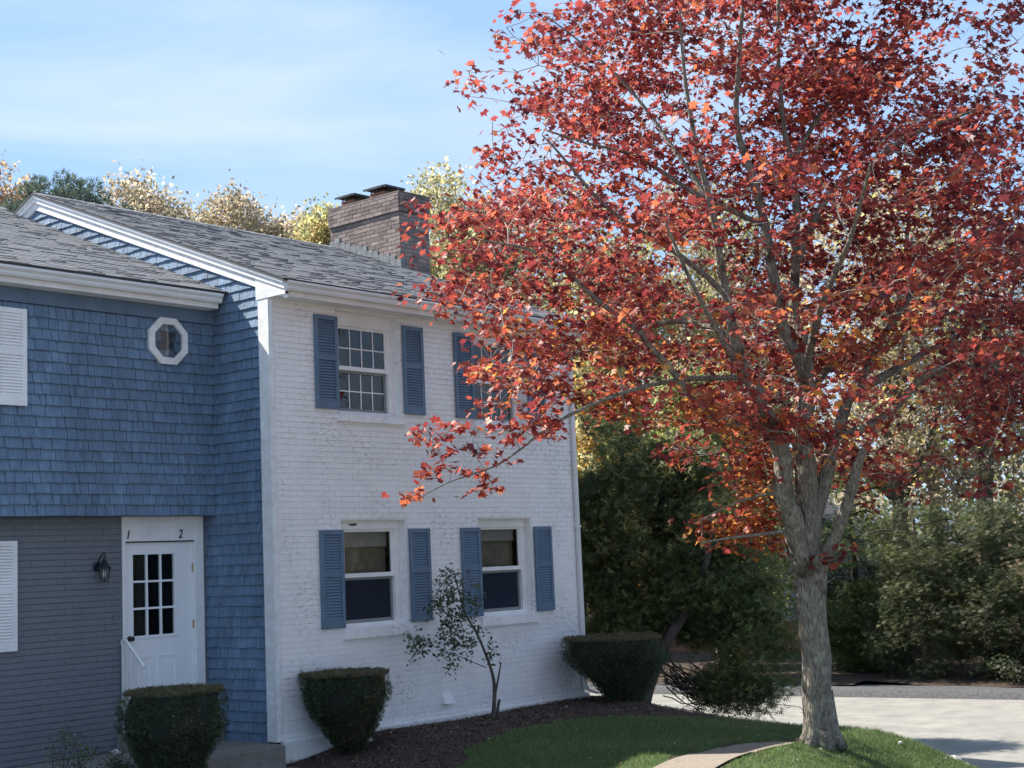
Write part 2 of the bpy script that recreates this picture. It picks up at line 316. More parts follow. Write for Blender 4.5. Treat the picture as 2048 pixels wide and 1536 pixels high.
for i in range(n):
    a = KA+(KB-KA)*i/n; b = KA+(KB-KA)*(i+1)/n
    vs_ = []
    for p, k in ((a, i), (b, i+1)):
        w = .012*math.sin(k*1.3)+.008*math.sin(k*3.1)
        for off, z in ((-.02, -1.08), (.06+w, -.94+w), (.16, -.895+w), (.32, -.89), (1.1, -.905)):
            vs_.append(p+KN*off+Vector((0, 0, z)))
    kb.add(vs_, [(j, 5+j, 6+j, j+1) for j in range(4)])
kb.build('kerb', M['kerb'], smooth=True, kind='structure')
pth = lambda x, y: pdist(x, y, PATH, False)
wob = lambda x, y: .05*np.sin(x*9+y*4)+.04*np.sin(y*13-x*6)
mulch_in = lambda x, y: inpoly(x+wob(x, y), y+wob(y, x), MULCH)
lawn_in = lambda x, y: inpoly(x, y, ISLAND) & ~mulch_in(x, y) & (pth(x, y) > .40+wob(x, y)*.4)
sheet('lawn', -9, 7.7, -7.4, 0, .06, lambda X, Y: ground_z(X, Y)+.004, lawn_in, M['lawn'])
bed = sheet('mulch_bed', -9, 7.8, -7.4, 1.3, .06, lambda X, Y: ground_z(X, Y)+.02*np.sin(X*7)*np.sin(Y*6)*.5, lambda x, y: inpoly(x, y, ISLAND) & (mulch_in(x, y) | (pth(x, y) < .6)) & ~((x > .05) & (x < 5.5) & (y > .04)), M['soil'])
sheet('side_yard', 5.4, 7.6, 0, 12, .2, lambda X, Y: ground_z(X, Y), lambda x, y: inpoly(x, y, ISLAND), M['litter'])
sheet('path', -2, 4, -6, -.2, .05, lambda X, Y: ground_z(X, Y)+.028, lambda x, y: pth(x, y) < .35+.3*wob(x, y), M['aggregate'])
# raised landing before the door with its thick front edge
w = MB(); w.prism([(-9,1.3),(-9,.35),(-3.2,.2),(-1.3,-.17),(-.12,-.2),(-.06,-.05),(-.05,1.3)], 'z', -.4, -.085); w.build('landing_walk', M['concrete'], kind='structure', bevel=.012)
w = MB(); w.prism([(-1.35,-.27),(-.2,-.30),(-.15,-.19),(-1.3,-.16)], 'z', -.4, -.255); w.build('lower_step', M['concrete'], kind='structure', bevel=.01)

# ------------------------------------------------------------------ white brick house
CO = .0677
white = empty('brick_house', (2.8, 0, -.2), 'white painted brick house end with blue louvered shutters and a brick chimney', 'house')
blue = empty('shingled_house', (-3, 1.3, -.1), 'blue shingled house over dark gray brick with a white door', 'house')
OPEN = [(1.0, 2.10, 1.135, 2.436), (3.48, 4.58, 1.135, 2.436), (1.0, 2.10, 3.735, 5.03), (3.48, 4.58, 3.735, 5.03)]
X1 = 5.63
# wall core with real openings
def wall_slabs(mb, x0, x1, z0, z1, y0, y1, opens):
    xs = sorted({x0, x1, *[o[0] for o in opens], *[o[1] for o in opens]}); zs = sorted({z0, z1, *[o[2] for o in opens], *[o[3] for o in opens]})
    idx = {}
    def v(x, y, z):
        k = (round(x, 4), round(y, 4), round(z, 4))
        if k not in idx: idx[k] = len(mb.v); mb.v.append((x, y, z)); mb.c.append((0, 0, 0, 1))
        return idx[k]
    solid = lambda i, j: 0 <= i < len(xs)-1 and 0 <= j < len(zs)-1 and not any(o[0] <= (xs[i]+xs[i+1])/2 <= o[1] and o[2] <= (zs[j]+zs[j+1])/2 <= o[3] for o in opens)
    for i in range(len(xs)-1):
        for j in range(len(zs)-1):
            if not solid(i, j): continue
            a, b, c, d = xs[i], xs[i+1], zs[j], zs[j+1]
            mb.f.append((v(a,y0,c), v(b,y0,c), v(b,y0,d), v(a,y0,d))); mb.f.append((v(a,y1,d), v(b,y1,d), v(b,y1,c), v(a,y1,c)))
            for (ii, jj), q in (((i-1, j), ((a,c),(a,d))), ((i+1, j), ((b,d),(b,c))), ((i, j-1), ((b,c),(a,c))), ((i, j+1), ((a,d),(b,d)))):
                if not solid(ii, jj):
                    (p, q0), (p2, q2) = q; mb.f.append((v(p,y0,q0), v(p2,y0,q2), v(p2,y1,q2), v(p,y1,q0)))
wl = MB(); wall_slabs(wl, 0.005, X1-.005, -.4, 5.06, .0125, .2, OPEN); wall = wl.build('wall', M['white_brick'], white)
# individual painted bricks in running bond, cut at the openings
def bricks(x0, x1, z0, z1, opens, wall_y, par, mt, seed, pick):
    rs = random.Random(seed); cells = []; j = 0; z = z0
    while z < z1-.01:
        zb, zt = z+.0055, min(z+CO-.0055, z1); x = x0-(.1016 if j % 2 else 0)
        while x < x1:
            a, b = max(x, x0), min(x+.2032, x1); x += .2032
            segs = [(a, b)]
            for o in opens:
                if o[2] < zt-.01 and o[3] > zb+.01:
                    ns = []
                    for s0, s1 in segs:
                        if s1 <= o[0] or s0 >= o[1]: ns.append((s0, s1)); continue
                        if s0 < o[0]: ns.append((s0, o[0]))
                        if s1 > o[1]: ns.append((o[1], s1))
                    segs = ns
            for s0, s1 in segs:
                if s1-s0 > .02: cells.append((s0+.0012, s1-.0012, zb+rs.uniform(-.001, .001), zt+rs.uniform(-.001, .001), rs.uniform(-.0022, .0016)))
        z += CO; j += 1
    sel = set(sorted(range(len(cells)), key=lambda i: pick(cells[i]))[:300]); rest = MB()
    for i, (a, b, c, d, e) in enumerate(cells):
        y0 = wall_y+e
        if i in sel: piece('brick', 'brick', mt, ubox, par, (a, y0, c), (b-a, .03, d-c))
        else:
            rest.cc = (rs.random(),)*3+(1,); rest.box(a, b, y0, y0+.03, c, d)
    rest.build('brick_courses', mt, par, kind='stuff', col=True)
SH = [(.629,),(2.14,),(3.121,),(4.623,)]
def hid(c):     # bricks covered by shutters, shrubs or the maple come last
    x, z = (c[0]+c[1])/2, (c[2]+c[3])/2
    h = 0
    for s in (.629, 2.14, 3.121, 4.623):
        if s < x < s+.376 and (1.15 < z < 2.32 or 3.79 < z < 4.94): h = 50
    if z > 4.3 and x > 2.6: h = 30
    return x + h + abs(z-2.2)*.35
bricks(0.0, X1, -0.05, 5.06, OPEN, 0.0, wall, M['white_brick'], 3, hid)
fd = MB(); fd.prism([(-.055,-.45),(-.055,-.075),(-.035,-.052),(.02,-.048),(.02,-.45)], 'x', -.005, X1+.04); fd.build('foundation', M['white_worn'], white, bevel=.006)
# other walls of the house body: far gable end and back
ow = MB(); ow.box(X1-.2, X1, .2, 10, -1, 5.06); ow.prism([(.2,5.06),(5,7.15),(9.9,5.2)], 'x', X1-.2, X1); ow.box(.02, X1-.2, 9.8, 10, -1, 5.1); ow.build('end_wall', M['white_brick'], white)
# left gable wall sheet behind the shingles
sw = MB(); sw.prism([(.03,-.35),(.03,5.15),(5.0,7.12),(9.9,5.2),(9.9,-.35)], 'x', .0, .2); side_wall = sw.build('side_wall', M['blue_wall'], white)
RS, RZ, RY = .388, 5.25, -.31                       # roof pitch and eave line
roofz = lambda y: RZ+RS*(y-RY) if y < 5.0 else RZ+RS*(5.0-RY)-RS*(y-5.0)
lroofz = lambda y: 5.25+.391*(y-.79)
CB, CE = 2.567, .1215
def shingles(rows, place, par, mt, seed, pick):
    rs = random.Random(seed); cells = []
    for z, u0, u1 in rows:
        u = u0-rs.uniform(0, .1)
        while u < u1:
            wdt = rs.choice((.08, .10, .12, .14, .16, .19, .22))*rs.uniform(.9, 1.1)
            a, b = max(u, u0), min(u+wdt, u1); u += wdt
            if b-a > .015: cells.append((a+.0034, b-.0034, z+rs.uniform(-.005, .004), rs.uniform(.025, .033)))
    cells = [c for c in cells if place(c) is not None]
    sel = set(sorted(range(len(cells)), key=lambda i: pick(cells[i]))[:300]); rest = MB()
    for i, c in enumerate(cells):
        loc, sc, rz, h = place(c)
        if i in sel: piece('shingle', 'shingle', mt, uwedge, par, loc, sc, rz)
        else:
            t = MB(); uwedge(t); mm = Matrix.Translation(loc) @ Matrix.Rotation(rz, 4, 'Z') @ Matrix.Diagonal((*sc, 1))
            rest.cc = (rs.random(),)*3+(1,); rest.add([mm @ Vector(v) for v in t.v], t.f)
    rest.build('shingle_courses', mt, par, kind='stuff', col=True)
def place_side(c):    # along +y on the wall x=0, faces -x ; local x runs along -y
    a, b, z, t = c; h = CE+.012
    top = min(roofz(a), roofz(b))-.05
    if z < lroofz((a+b)/2)-.25 and a > 1.14 and z > 2.7: return None
    if a > 1.32 and z < 2.7: return None
    if z+h > top: h = top-z
    if h < .03: return None
    return ((0, b, z), (b-a, t, h), -math.pi/2, h)
rows = [(CB+CE*k, .205, 5.75) for k in range(-22, 40)]
shingles(rows, place_side, side_wall, M['blue_shingle'], 11, lambda c: abs(c[2]-3.6)*.4+max(0, c[0]-1.1)*.8)
# corner board, rake boards, boxed return
tr = MB(); tr.box(-.05, -.001, .012, .20, -.075, 5.07); tr.box(-.024, .018, -.012, .011, -.06, 5.055); tr.build('corner_board', M['white_worn'], white, bevel=.004)
def rake(y0, y1, x0, x1, d0, d1, name, mt):
    p = [(y0, roofz(y0)-d1), (y0, roofz(y0)-d0), (y1, roofz(y1)-d0), (y1, roofz(y1)-d1)]
    r_ = MB(); r_.prism(p, 'x', x0, x1); return r_.build(name, mt, white)
for a, b in ((-.30, 5.0), (5.0, 10.2)):
    rake(a, b, -.044, -.002, .13, .235, 'frieze_board', M['white_worn'])
    rake(a, b, -.066, -.001, .062, .1295, 'rake_board', M['white'])
    rake(a, b, -.088, -.001, .028, .0615, 'rake_moulding', M['white'])
rt = MB(); rt.prism([(.225,5.065),(-.30,5.065),(-.30,5.10),(.225,5.30)], 'x', -.056, .0); rt.build('cornice_return', M['white_worn'], white)
# eaves
def eave(par, y, x0, x1, wall_y, dz=0.):
    f = MB(); f.box(x0, x1, y+.10, y+.125, 5.055+dz, 5.23+dz); f.build('fascia', M['white'], par)
    f = MB(); f.box(x0, x1, y+.1255, wall_y+.006, 5.056+dz, 5.07+dz); f.build('soffit', M['white'], par)
    pr = [(y+.099,5.115),(y+.035,5.115),(y+.022,5.14),(y+.022,5.165),(y-.004,5.195),(y-.004,5.222),(y+.003,5.222),(y+.006,5.2),(y+.03,5.17),(y+.032,5.125),(y+.092,5.125),(y+.099,5.22)]
    f = MB(); f.prism([(a, b+dz) for a, b in pr], 'x', x0, x1); gt = f.build('gutter', M['gutter'], par)
    f = MB(); f.prism([(a, b+dz) for a, b in [(y+.099,5.114),(y+.035,5.114),(y+.021,5.14),(y+.021,5.165),(y-.005,5.195),(y-.005,5.223),(y+.099,5.223)]], 'x', x0-.004, x0)
    f.prism([(a, b+dz) for a, b in [(y+.099,5.114),(y+.035,5.114),(y+.021,5.14),(y+.021,5.165),(y-.005,5.195),(y-.005,5.223),(y+.099,5.223)]], 'x', x1, x1+.004); f.build('end_cap', M['gutter'], gt)
    return gt
eave(white, -.35, -.03, X1+.06, 0.0)
# downspout with its elbows at the right corner
ds = MB()
def rect_pipe(mb, pts, a=.032, b=.022):
    q = []
    for p in pts: p = Vector(p); q += [p+Vector((-a,-b,0)), p+Vector((a,-b,0)), p+Vector((a,b,0)), p+Vector((-a,b,0))]
    n_ = len(pts); mb.add(q, [(i*4+k, i*4+(k+1) % 4, i*4+4+(k+1) % 4, i*4+4+k) for i in range(n_-1) for k in range(4)]+[(3,2,1,0), tuple(4*(n_-1)+k for k in range(4))])
rect_pipe(ds, [(5.60,-.30,5.12),(5.60,-.30,5.0),(5.60,-.20,4.88),(5.60,-.09,4.80),(5.60,-.035,4.72),(5.60,-.032,2.4),(5.60,-.032,.06),(5.60,-.07,0),(5.62,-.25,-.06)])
dsp = ds.build('downspout', M['gutter'], white)
for z in (4.2, 2.3, .7):
    s_ = MB(); s_.box(5.552, 5.648, -.058, .003, z, z+.03); s_.build('strap', M['gutter'], dsp)
# roof: deck and courses of asphalt shingles
def roof(par, x0, x1, y0, y1, zf, slope, y2=None, seed=1):
    d = MB(); t = .03
    d.add([(x0,y0,zf(y0)-t),(x1,y0,zf(y0)-t),(x1,y1,zf(y1)-t),(x0,y1,zf(y1)-t),(x0,y0,zf(y0)),(x1,y0,zf(y0)),(x1,y1,zf(y1)),(x0,y1,zf(y1))],
          [(3,2,1,0),(4,5,6,7),(0,1,5,4),(1,2,6,5),(2,3,7,6),(3,0,4,7)])
    if y2:
        zz = zf(y1)-slope*(y2-y1)
        d.add([(x0,y1,zf(y1)-t),(x1,y1,zf(y1)-t),(x1,y2,zz-t),(x0,y2,zz-t),(x0,y1,zf(y1)),(x1,y1,zf(y1)),(x1,y2,zz),(x0,y2,zz)],[(3,2,1,0),(4,5,6,7),(0,1,5,4),(1,2,6,5),(2,3,7,6),(3,0,4,7)])
    rf = d.build('roof', M['roof_deck'], par); rs = random.Random(seed)
    nrm = Vector((0, -slope, 1)).normalized(); up = Vector((0, 1, slope)).normalized(); Ls = (y1-y0)/up.y; s = -.01; sm = MB(); k = 0
    while s < Ls:
        x = x0-rs.uniform(0, .3)
        while x < x1:
            wd = rs.uniform(.10, .34); a, b = max(x, x0-.005), min(x+wd, x1+.005); x += wd
            if b-a < .02: continue
            th = rs.choice((.004, .005, .011)); e = min(s+.155, Ls); drop = rs.uniform(0, .012)
            o = Vector((0, y0, zf(y0)))
            def P(xx, ss, h): v = o+up*ss+nrm*h; return (xx, v.y, v.z)
            v = rs.random(); sm.cc = (v, v, v, 1)
            sm.add([P(a,s-drop,.001),P(b,s-drop,.001),P(b,e,.001),P(a,e,.001),P(a,s-drop,th+.004),P(b,s-drop,th+.004),P(b,e,.002),P(a,e,.002)],
                   [(4,5,6,7),(0,1,5,4),(1,2,6,5),(3,0,4,7)])
        s += .125; k += 1
    sm.build('roof_shingles', M['roof'], rf, kind='stuff', col=True)
    if y2:
        rc = MB(); zr = zf(y1)
        for i in range(int((x1-x0)/.2)+1):
            xa = x0+i*.2; rc.cc = (rs.random(),)*3+(1,)
            rc.add([(xa,y1-.13,zr-.13*slope+.008),(xa+.22,y1-.13,zr-.13*slope+.012),(xa+.22,y1,zr+.022),(xa,y1,zr+.014),(xa,y1+.13,zr-.13*slope+.008),(xa+.22,y1+.13,zr-.13*slope+.012)],[(0,1,2,3),(3,2,5,4)])
        rc.build('ridge_cap', M['roof'], rf, col=True)
    return rf
roof(white, -.10, 5.80, -.33, 5.0, roofz, RS, 10.2, 2)
# chimney outside the far gable, corbelled top, two capped flues
chm = MB(); chm.box(5.756, 6.444, 3.506, 5.194, -1, 7.985); ch = chm.build('chimney', M['mortar'], white)
rs = random.Random(5)
def chim_face(axis, fixed, u0, u1, z0, z1, sgn, proud):
    z = z0; j = 0
    while z < z1-.02:
        u = u0-(.1 if j % 2 else 0)
        while u < u1-.01:
            a, b = max(u, u0), min(u+.2, u1); u += .2
            if b-a < .03: continue
            e = rs.uniform(.003, .009)+proud; h = min(CO, z1-z)-.009
            if axis == 'x': piece('brick', 'brick', M['chim'], ubox, ch, (fixed-e, a+.004, z), (.05+e, b-a-.008, h))
            else: piece('brick', 'brick', M['chim'], ubox, ch, (a+.004, fixed-e, z), (b-a-.008, .05+e, h))
        z += CO; j += 1
chim_face('x', 5.757, 3.506, 5.194, 6.60, 7.68, -1, 0); chim_face('y', 3.507, 5.756, 6.444, 6.60, 7.68, -1, 0)
tp = MB(); tp.box(5.735, 6.465, 3.485, 5.215, 7.684, 7.995); tp.build('chimney_top', M['mortar'], ch)
chim_face('x', 5.736, 3.485, 5.215, 7.69, 8.0, -1, .012); chim_face('y', 3.486, 5.735, 6.465, 7.69, 8.0, -1, .012)
cr = MB(); cr.box(5.73, 6.47, 3.48, 5.22, 8.003, 8.03); cr.build('mortar_cap', M['mortar'], ch)
for yc, s_ in ((4.95, .9), (4.22, 1.0)):
    fl = MB(); fl.box(5.95, 6.25, yc-.17*s_, yc+.17*s_, 8.02, 8.17); fl.build('flue', M['clay'], ch)
    cp = MB()
    for dx, dy in ((-.13,-.15),(.13,-.15),(-.13,.15),(.13,.15)): cp.box(6.10+dx-.008, 6.10+dx+.008, yc+dy*s_-.008, yc+dy*s_+.008, 8.1, 8.23)
    cp.box(5.86, 6.34, yc-.235*s_, yc+.235*s_, 8.23, 8.245); cp.box(5.85, 5.86, yc-.235*s_, yc+.235*s_, 8.21, 8.245); cp.box(5.86, 6.34, yc-.235*s_-.01, yc-.30*s_, 8.21, 8.245)
    cp.build('flue_cap', M['cap'], ch)
for i in range(13):      # stepped lead flashing up the roof slope
    y = 3.50+i*.132; fz = roofz(min(y, 4.95))
    f_ = MB(); f_.box(5.738, 5.746, y, y+.125, fz+.0, fz+rs.uniform(.09, .15)+.05); f_.build('flashing', M['lead'], ch)
f_ = MB(); f_.box(5.72, 5.82, 3.475, 3.49, roofz(3.5)-.05, roofz(3.5)+.13); f_.build('flashing', M['lead'], ch)

# windows ---------------------------------------------------------------
def window(par, x0, x1, z0, z1, y, munt, shade, head, hole=False):
    """wood casing filling the masonry opening, two sashes, panes, dark room behind; y = wall face"""
    yb = y+.10; zc = z1-head
    c = MB(); c.box(x0+.001, x0+.11, yb, yb+.05, z0+.001, z1-.001); c.box(x1-.115, x1-.001, yb, yb+.05, z0+.001, z1-.001)
    c.box(x0+.1102, x1-.1152, yb, yb+.05, zc, z1-.001); c.box(x0+.1102, x1-.1152, yb-.012, yb+.05, z0+.001, z0+.055)
    wn = c.build('window', M['white'], par)
    c = MB(); c.box(x0+.001, x1-.001, yb-.02, yb-.0005, zc-.005, zc+.03); c.box(x1-.075, x1-.055, yb-.014, yb-.0005, z0+.056, zc-.006)
    c.build('head_moulding', M['white'], wn)
    a, b, lo, hi = x0+.112, x1-.117, z0+.057, zc-.002; mid = (lo+hi)/2-.02
    def sash(l, h, yy, mt, st):
        s = MB(); s.box(a, a+st, yy, yy+.03, l, h); s.box(b-st, b, yy, yy+.03, l, h); s.box(a+st+.0002, b-st-.0002, yy, yy+.03, l, l+st); s.box(a+st+.0002, b-st-.0002, yy, yy+.03, h-st, h)
        so = s.build('sash', mt, wn); return so
    up = sash(mid, hi, yb+.012, M['white'], .036); lw = sash(lo, mid+.005, yb+.045, M['sash_gray'], .038)
    rail = MB(); rail.box(a, b, yb+.004, yb+.0115, mid-.002, mid+.05); rail.build('meeting_rail', M['white'], wn)
    for l, h, yy, st in ((mid, hi, yb+.028, .036), (lo, mid, yb+.06, .038)):
        p = MB(); p.box(a+st, b-st, yy, yy+.004, l+st, h-st); p.build('pane', M['glass'], wn)
        if munt:
            nx = 4
            for i in range(1, nx):
                xm = a+st+(b-a-2*st)*i/nx; q = MB(); q.box(xm-.007, xm+.007, yy-.008, yy-.001, l+st, h-st); q.build('muntin', M['white'], wn)
            zm = (l+h)/2; q = MB(); q.box(a+st, b-st, yy-.0085, yy-.0012, zm-.007, zm+.007); q.build('muntin', M['white'], wn)
    if shade:
        q = MB(); q.box(a+.038, b-.038, yb+.050, yb+.052, lo+.038, mid-.03); q.build('insect_screen', M['mesh'], wn)
        q = MB(); q.box(a+.03, b-.03, yb+.10, yb+.103, hi-shade, hi); q.box(a+.03, b-.03, yb+.095, yb+.11, hi-shade-.02, hi-shade); q.build('roller_shade', M['shade'], wn)
        q = MB(); q.box(a+.02, b-.02, yb+.14, yb+.143, mid-.05, hi); q.build('reflection_panel', M['reflection_panel'], wn)  # added panel; its olive colour stands for a smooth reflection in the upper sash
    rm = MB(); q = rm; X0, X1_, Y0, Y1, Z0, Z1 = x0-.3, x1+.3, y+.2, y+1.8, z0-.4, z1+.1
    rm.add([(X0,Y0,Z0),(X1_,Y0,Z0),(X1_,Y1,Z0),(X0,Y1,Z0),(X0,Y0,Z1),(X1_,Y0,Z1),(X1_,Y1,Z1),(X0,Y1,Z1)], [(0,1,2,3),(7,6,5,4),(1,5,6,2),(2,6,7,3),(3,7,4,0)])
    rm.build('dark_room', M['dark'], wn)
    return wn
def sill(par, x0, x1, z0, z1, y):
    s = MB(); s.box(x0, x1, y+.02, y+.12, z0-.0, z1+.012); so = s.build('sill', M['white_worn'], par)
    x = x0; k = 0
    while x < x1-.01:      # row of rowlock bricks under the sill
        b = min(x+(.2 if k % 2 else .17), x1); piece('sill_brick', 'sill_brick', M['white_brick'], ubox, so, (x+.002, y-.045, z0), (b-x-.004, .07, z1-z0)); x = b; k += 1
for i, (a, b, lo, hi) in enumerate(OPEN):
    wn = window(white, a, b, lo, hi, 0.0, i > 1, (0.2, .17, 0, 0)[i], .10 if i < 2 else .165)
    if i < 2: sill(white, a-.015, b+.06, 1.012, 1.13, 0.)
    else: sill(white, a-.015, b+.06, 3.645, 3.73, 0.)
hd = MB(); hd.add([(1.20,.097,2.395),(1.26,.096,2.372),(1.34,.0965,2.375),(1.37,.097,2.40),(1.30,.0975,2.405)], [(0,1,2,3,4)]); hd.build('rotten_patch', M['bark_d'], white)
def shutter(par, x, z0, z1, y, mt, w_=.376, label=None):
    h = z1-z0; fr = MB(); st = .052; t = .028; mid = z0+h*.55
    fr.box(x, x+st, y-t, y, z0, z1); fr.box(x+w_-st, x+w_, y-t, y, z0, z1)
    for l, u in ((z0, z0+.105), (mid-.035, mid+.035), (z1-.055, z1)): fr.box(x+st+.0002, x+w_-st-.0002, y-t+.001, y, l, u)
    fr.box(x+st+.0003, x+w_-st-.0003, y-.006, y-.001, z0+.1052, z1-.0552)
    sh = fr.build('shutter', mt, par, bevel=.003)
    if label: sh['label'] = label
    for l, u in ((z0+.107, mid-.037), (mid+.037, z1-.057)):
        n_ = int(round((u-l)/.0345)); p = (u-l)/n_
        def uslat(mb): mb.add([(0,-.8,0),(1,-.8,0),(1,0,1),(0,0,1),(0,-.55,-.12),(1,-.55,-.12),(1,.2,.9),(0,.2,.9)], [(0,1,2,3),(4,7,6,5),(0,4,5,1),(3,2,6,7),(0,3,7,4),(1,5,6,2)])
        for k in range(n_): piece('slat', 'slat', mt, uslat, sh, (x+st, y-.007, l+k*p+.003), (w_-2*st, .02, p*.86))
    return sh
for x in (.635, 2.145, 3.118, 4.625):
    shutter(white, x, 3.786, 4.936, -.006, M['blue_paint']); shutter(white, x, 1.152, 2.322, -.006, M['blue_paint'])
vt = MB(); vt.add([(2.66,-.004,.225),(2.80,-.004,.225),(2.84,-.075,.085),(2.655,-.075,.085),(2.66,.0,.225),(2.80,.0,.225),(2.84,.0,.085),(2.655,.0,.085)], [(0,3,2,1),(4,5,6,7),(0,1,5,4),(1,2,6,5),(2,3,7,6),(3,0,4,7)]); vt.build('dryer_vent', M['white'], white)

# ------------------------------------------------------------------ blue house
XL = -9.0
bwl = MB(); bwl.box(XL, -.005, 1.125, 1.3, CB+.01, 5.06); bwall = bwl.build('upper_wall', M['blue_wall'], blue)
def place_front(c):
    a, b, z, t = c; h = CE+.012
    if z+h > 5.055: h = 5.055-z
    if h < .03: return None
    cx, cz = (a+b)/2, z+.06
    if (cx+.69)**2+(cz-4.63)**2 < .15**2: return None
    return ((a, 1.124, z), (b-a, t, h), 0, h)
shingles([(CB+CE*k, -4.2, -.016) for k in range(0, 19)], place_front, bwall, M['blue_shingle'], 21, lambda c: max(0, -2.8-c[0])*9+(abs(c[0]+1.3)))
fb = MB(); fb.box(XL, -.016, 1.088, 1.123, 4.895, 5.055); fb.build('frieze_board', M['blue_paint'], blue)
cbd = MB(); cbd.box(-.016, -.0135, 1.1, 1.12, CB, 5.05); 
sf = MB(); sf.box(XL, -.005, 1.126, 1.32, CB-.004, CB+.009); sf.build('soffit_board', M['blue_paint'], blue)
gw = MB(); DX0, DX1 = -1.212, -.058
wall_slabs(gw, XL, -.002, -.3, CB-.005, 1.3225, 1.5, [(DX0, DX1, .1, CB-.005)]); gwall = gw.build('lower_wall', M['gray_brick'], blue)
bricks(-4.3, -.002, -.08, CB-.02, [(DX0, DX1, -.2, 3)], 1.31, gwall, M['gray_brick'], 9, lambda c: max(0, -2.75-c[0])*20+abs(c[3]-1.3))
eave(blue, .79, -7.5, -.09, 1.124)
roof(blue, -7.5, -.004, .80, 6.12, lroofz, .391, 11.4, 4)
# octagonal window
oc = MB(); C8 = Vector((-.688, 1.124, 4.63)); k8 = [(math.cos(math.radians(22.5+45*i)), math.sin(math.radians(22.5+45*i))) for i in range(8)]
ro, ri = .300, .215
vs_ = [(C8.x+c*ro, 1.072, C8.z+s*ro) for c, s in k8]+[(C8.x+c*ri, 1.066, C8.z+s*ri) for c, s in k8]+[(C8.x+c*ri, 1.124, C8.z+s*ri) for c, s in k8]+[(C8.x+c*ro, 1.124, C8.z+s*ro) for c, s in k8]
oc.add(vs_, [(i, (i+1) % 8, 8+(i+1) % 8, 8+i) for i in range(8)]+[(8+i, 8+(i+1) % 8, 16+(i+1) % 8, 16+i) for i in range(8)]+[(24+i, 24+(i+1) % 8, (i+1) % 8, i) for i in range(8)])
ocw = oc.build('octagon_window', M['white_worn'], blue)
p8 = MB(); p8.add([(C8.x+c*.225, 1.092, C8.z+s*.225) for c, s in k8], [tuple(range(8))]); p8.build('pane', M['glass'], ocw)
p8 = MB(); p8.add([(C8.x+c*.23, 1.12, C8.z+s*.23) for c, s in k8], [tuple(range(8))]); p8.build('blind', M['screen'], ocw)
# white shutters at the left edge and the windows beside them
shutter(blue, -2.935, 3.754, 4.819, 1.094, M['white']); shutter(blue, -2.935, 1.131, 2.307, 1.30, M['white'])
# door set
fr = MB(); fr.box(DX0+.001, DX0+.045, 1.30, 1.46, -.05, CB-.006); fr.box(DX1-.13, DX1-.001, 1.30, 1.46, -.05, CB-.006); fr.box(DX0+.0452, DX1-.1302, 1.305, 1.46, 2.275, CB-.006)
frame = fr.build('door_frame', M['white'], blue, bevel=.003)
g1 = MB(); g1.box(DX0+.0452, DX1-.1302, 1.312, 1.32, 2.262, 2.2745); g1.build('drip_gap', M['black'], frame)
DA, DB, DZ0, DZ1 = DX0+.047, DX1-.135, .17, 2.26
gx0, gx1, gz0, gz1 = -1.045, -.462, 1.185, 2.12
dl = MB(); wall_slabs(dl, DA, DB, DZ0, DZ1, 1.345, 1.385, [(gx0, gx1, gz0, gz1)]); door = dl.build('door', M['door'], blue)
gm = MB()
for q in ((gx0-.035, gx1+.035, gz1, gz1+.032), (gx0-.035, gx1+.035, gz0-.032, gz0), (gx0-.035, gx0, gz0+.0002, gz1-.0002), (gx1, gx1+.035, gz0+.0002, gz1-.0002)): gm.box(q[0], q[1], 1.335, 1.3448, q[2], q[3])
gm.build('glass_moulding', M['door'], door, bevel=.003)
for i in range(3):
    for j in range(3):
        a = gx0+(gx1-gx0)*i/3; b = gx0+(gx1-gx0)*(i+1)/3; c = gz0+(gz1-gz0)*j/3; d = gz0+(gz1-gz0)*(j+1)/3
        p = MB(); p.box(a+.012, b-.012, 1.358, 1.362, c+.012, d-.012); p.build('pane', M['door_glass'], door)
for i in (1, 2):
    a = gx0+(gx1-gx0)*i/3; p = MB(); p.box(a-.012, a+.012, 1.34, 1.372, gz0, gz1); p.build('muntin', M['door'], door)
    c = gz0+(gz1-gz0)*i/3; p = MB(); p.box(gx0, gx1, 1.342, 1.37, c-.012, c+.012); p.build('muntin', M['door'], door)
for a, b in ((-1.04, -.82), (-.69, -.47)):
    p = MB(); z0, z1 = .32, .93
    o_ = [(a,z0),(b,z0),(b,z1),(a,z1)]; i1 = [(a+.03,z0+.03),(b-.03,z0+.03),(b-.03,z1-.03),(a+.03,z1-.03)]; i2 = [(a+.05,z0+.05),(b-.05,z0+.05),(b-.05,z1-.05),(a+.05,z1-.05)]
    p.add([(x, 1.3445, z) for x, z in o_]+[(x, 1.352, z) for x, z in i1]+[(x, 1.343, z) for x, z in i2], [(k, (k+1) % 4, 4+(k+1) % 4, 4+k) for k in range(4)]+[(4+k, 4+(k+1) % 4, 8+(k+1) % 4, 8+k) for k in range(4)]+[(8, 9, 10, 11)])
    # raised moulding ring
    for (x0, x1, zz0, zz1) in ((a-.02, b+.02, z1, z1+.02), (a-.02, b+.02, z0-.02, z0), (a-.02, a, z0, z1), (b, b+.02, z0, z1)): p.box(x0, x1, 1.337, 1.3442, zz0, zz1)
    p.build('raised_panel', M['door'], door)
kn = MB(); kn.tube([(-1.098,1.345,1.16),(-1.098,1.335,1.16),(-1.098,1.325,1.16),(-1.098,1.305,1.16),(-1.098,1.29,1.16),(-1.098,1.278,1.16),(-1.098,1.274,1.16)], [.033,.03,.012,.012,.03,.028,.015], 14); kn.build('knob', M['black'], door, smooth=True)
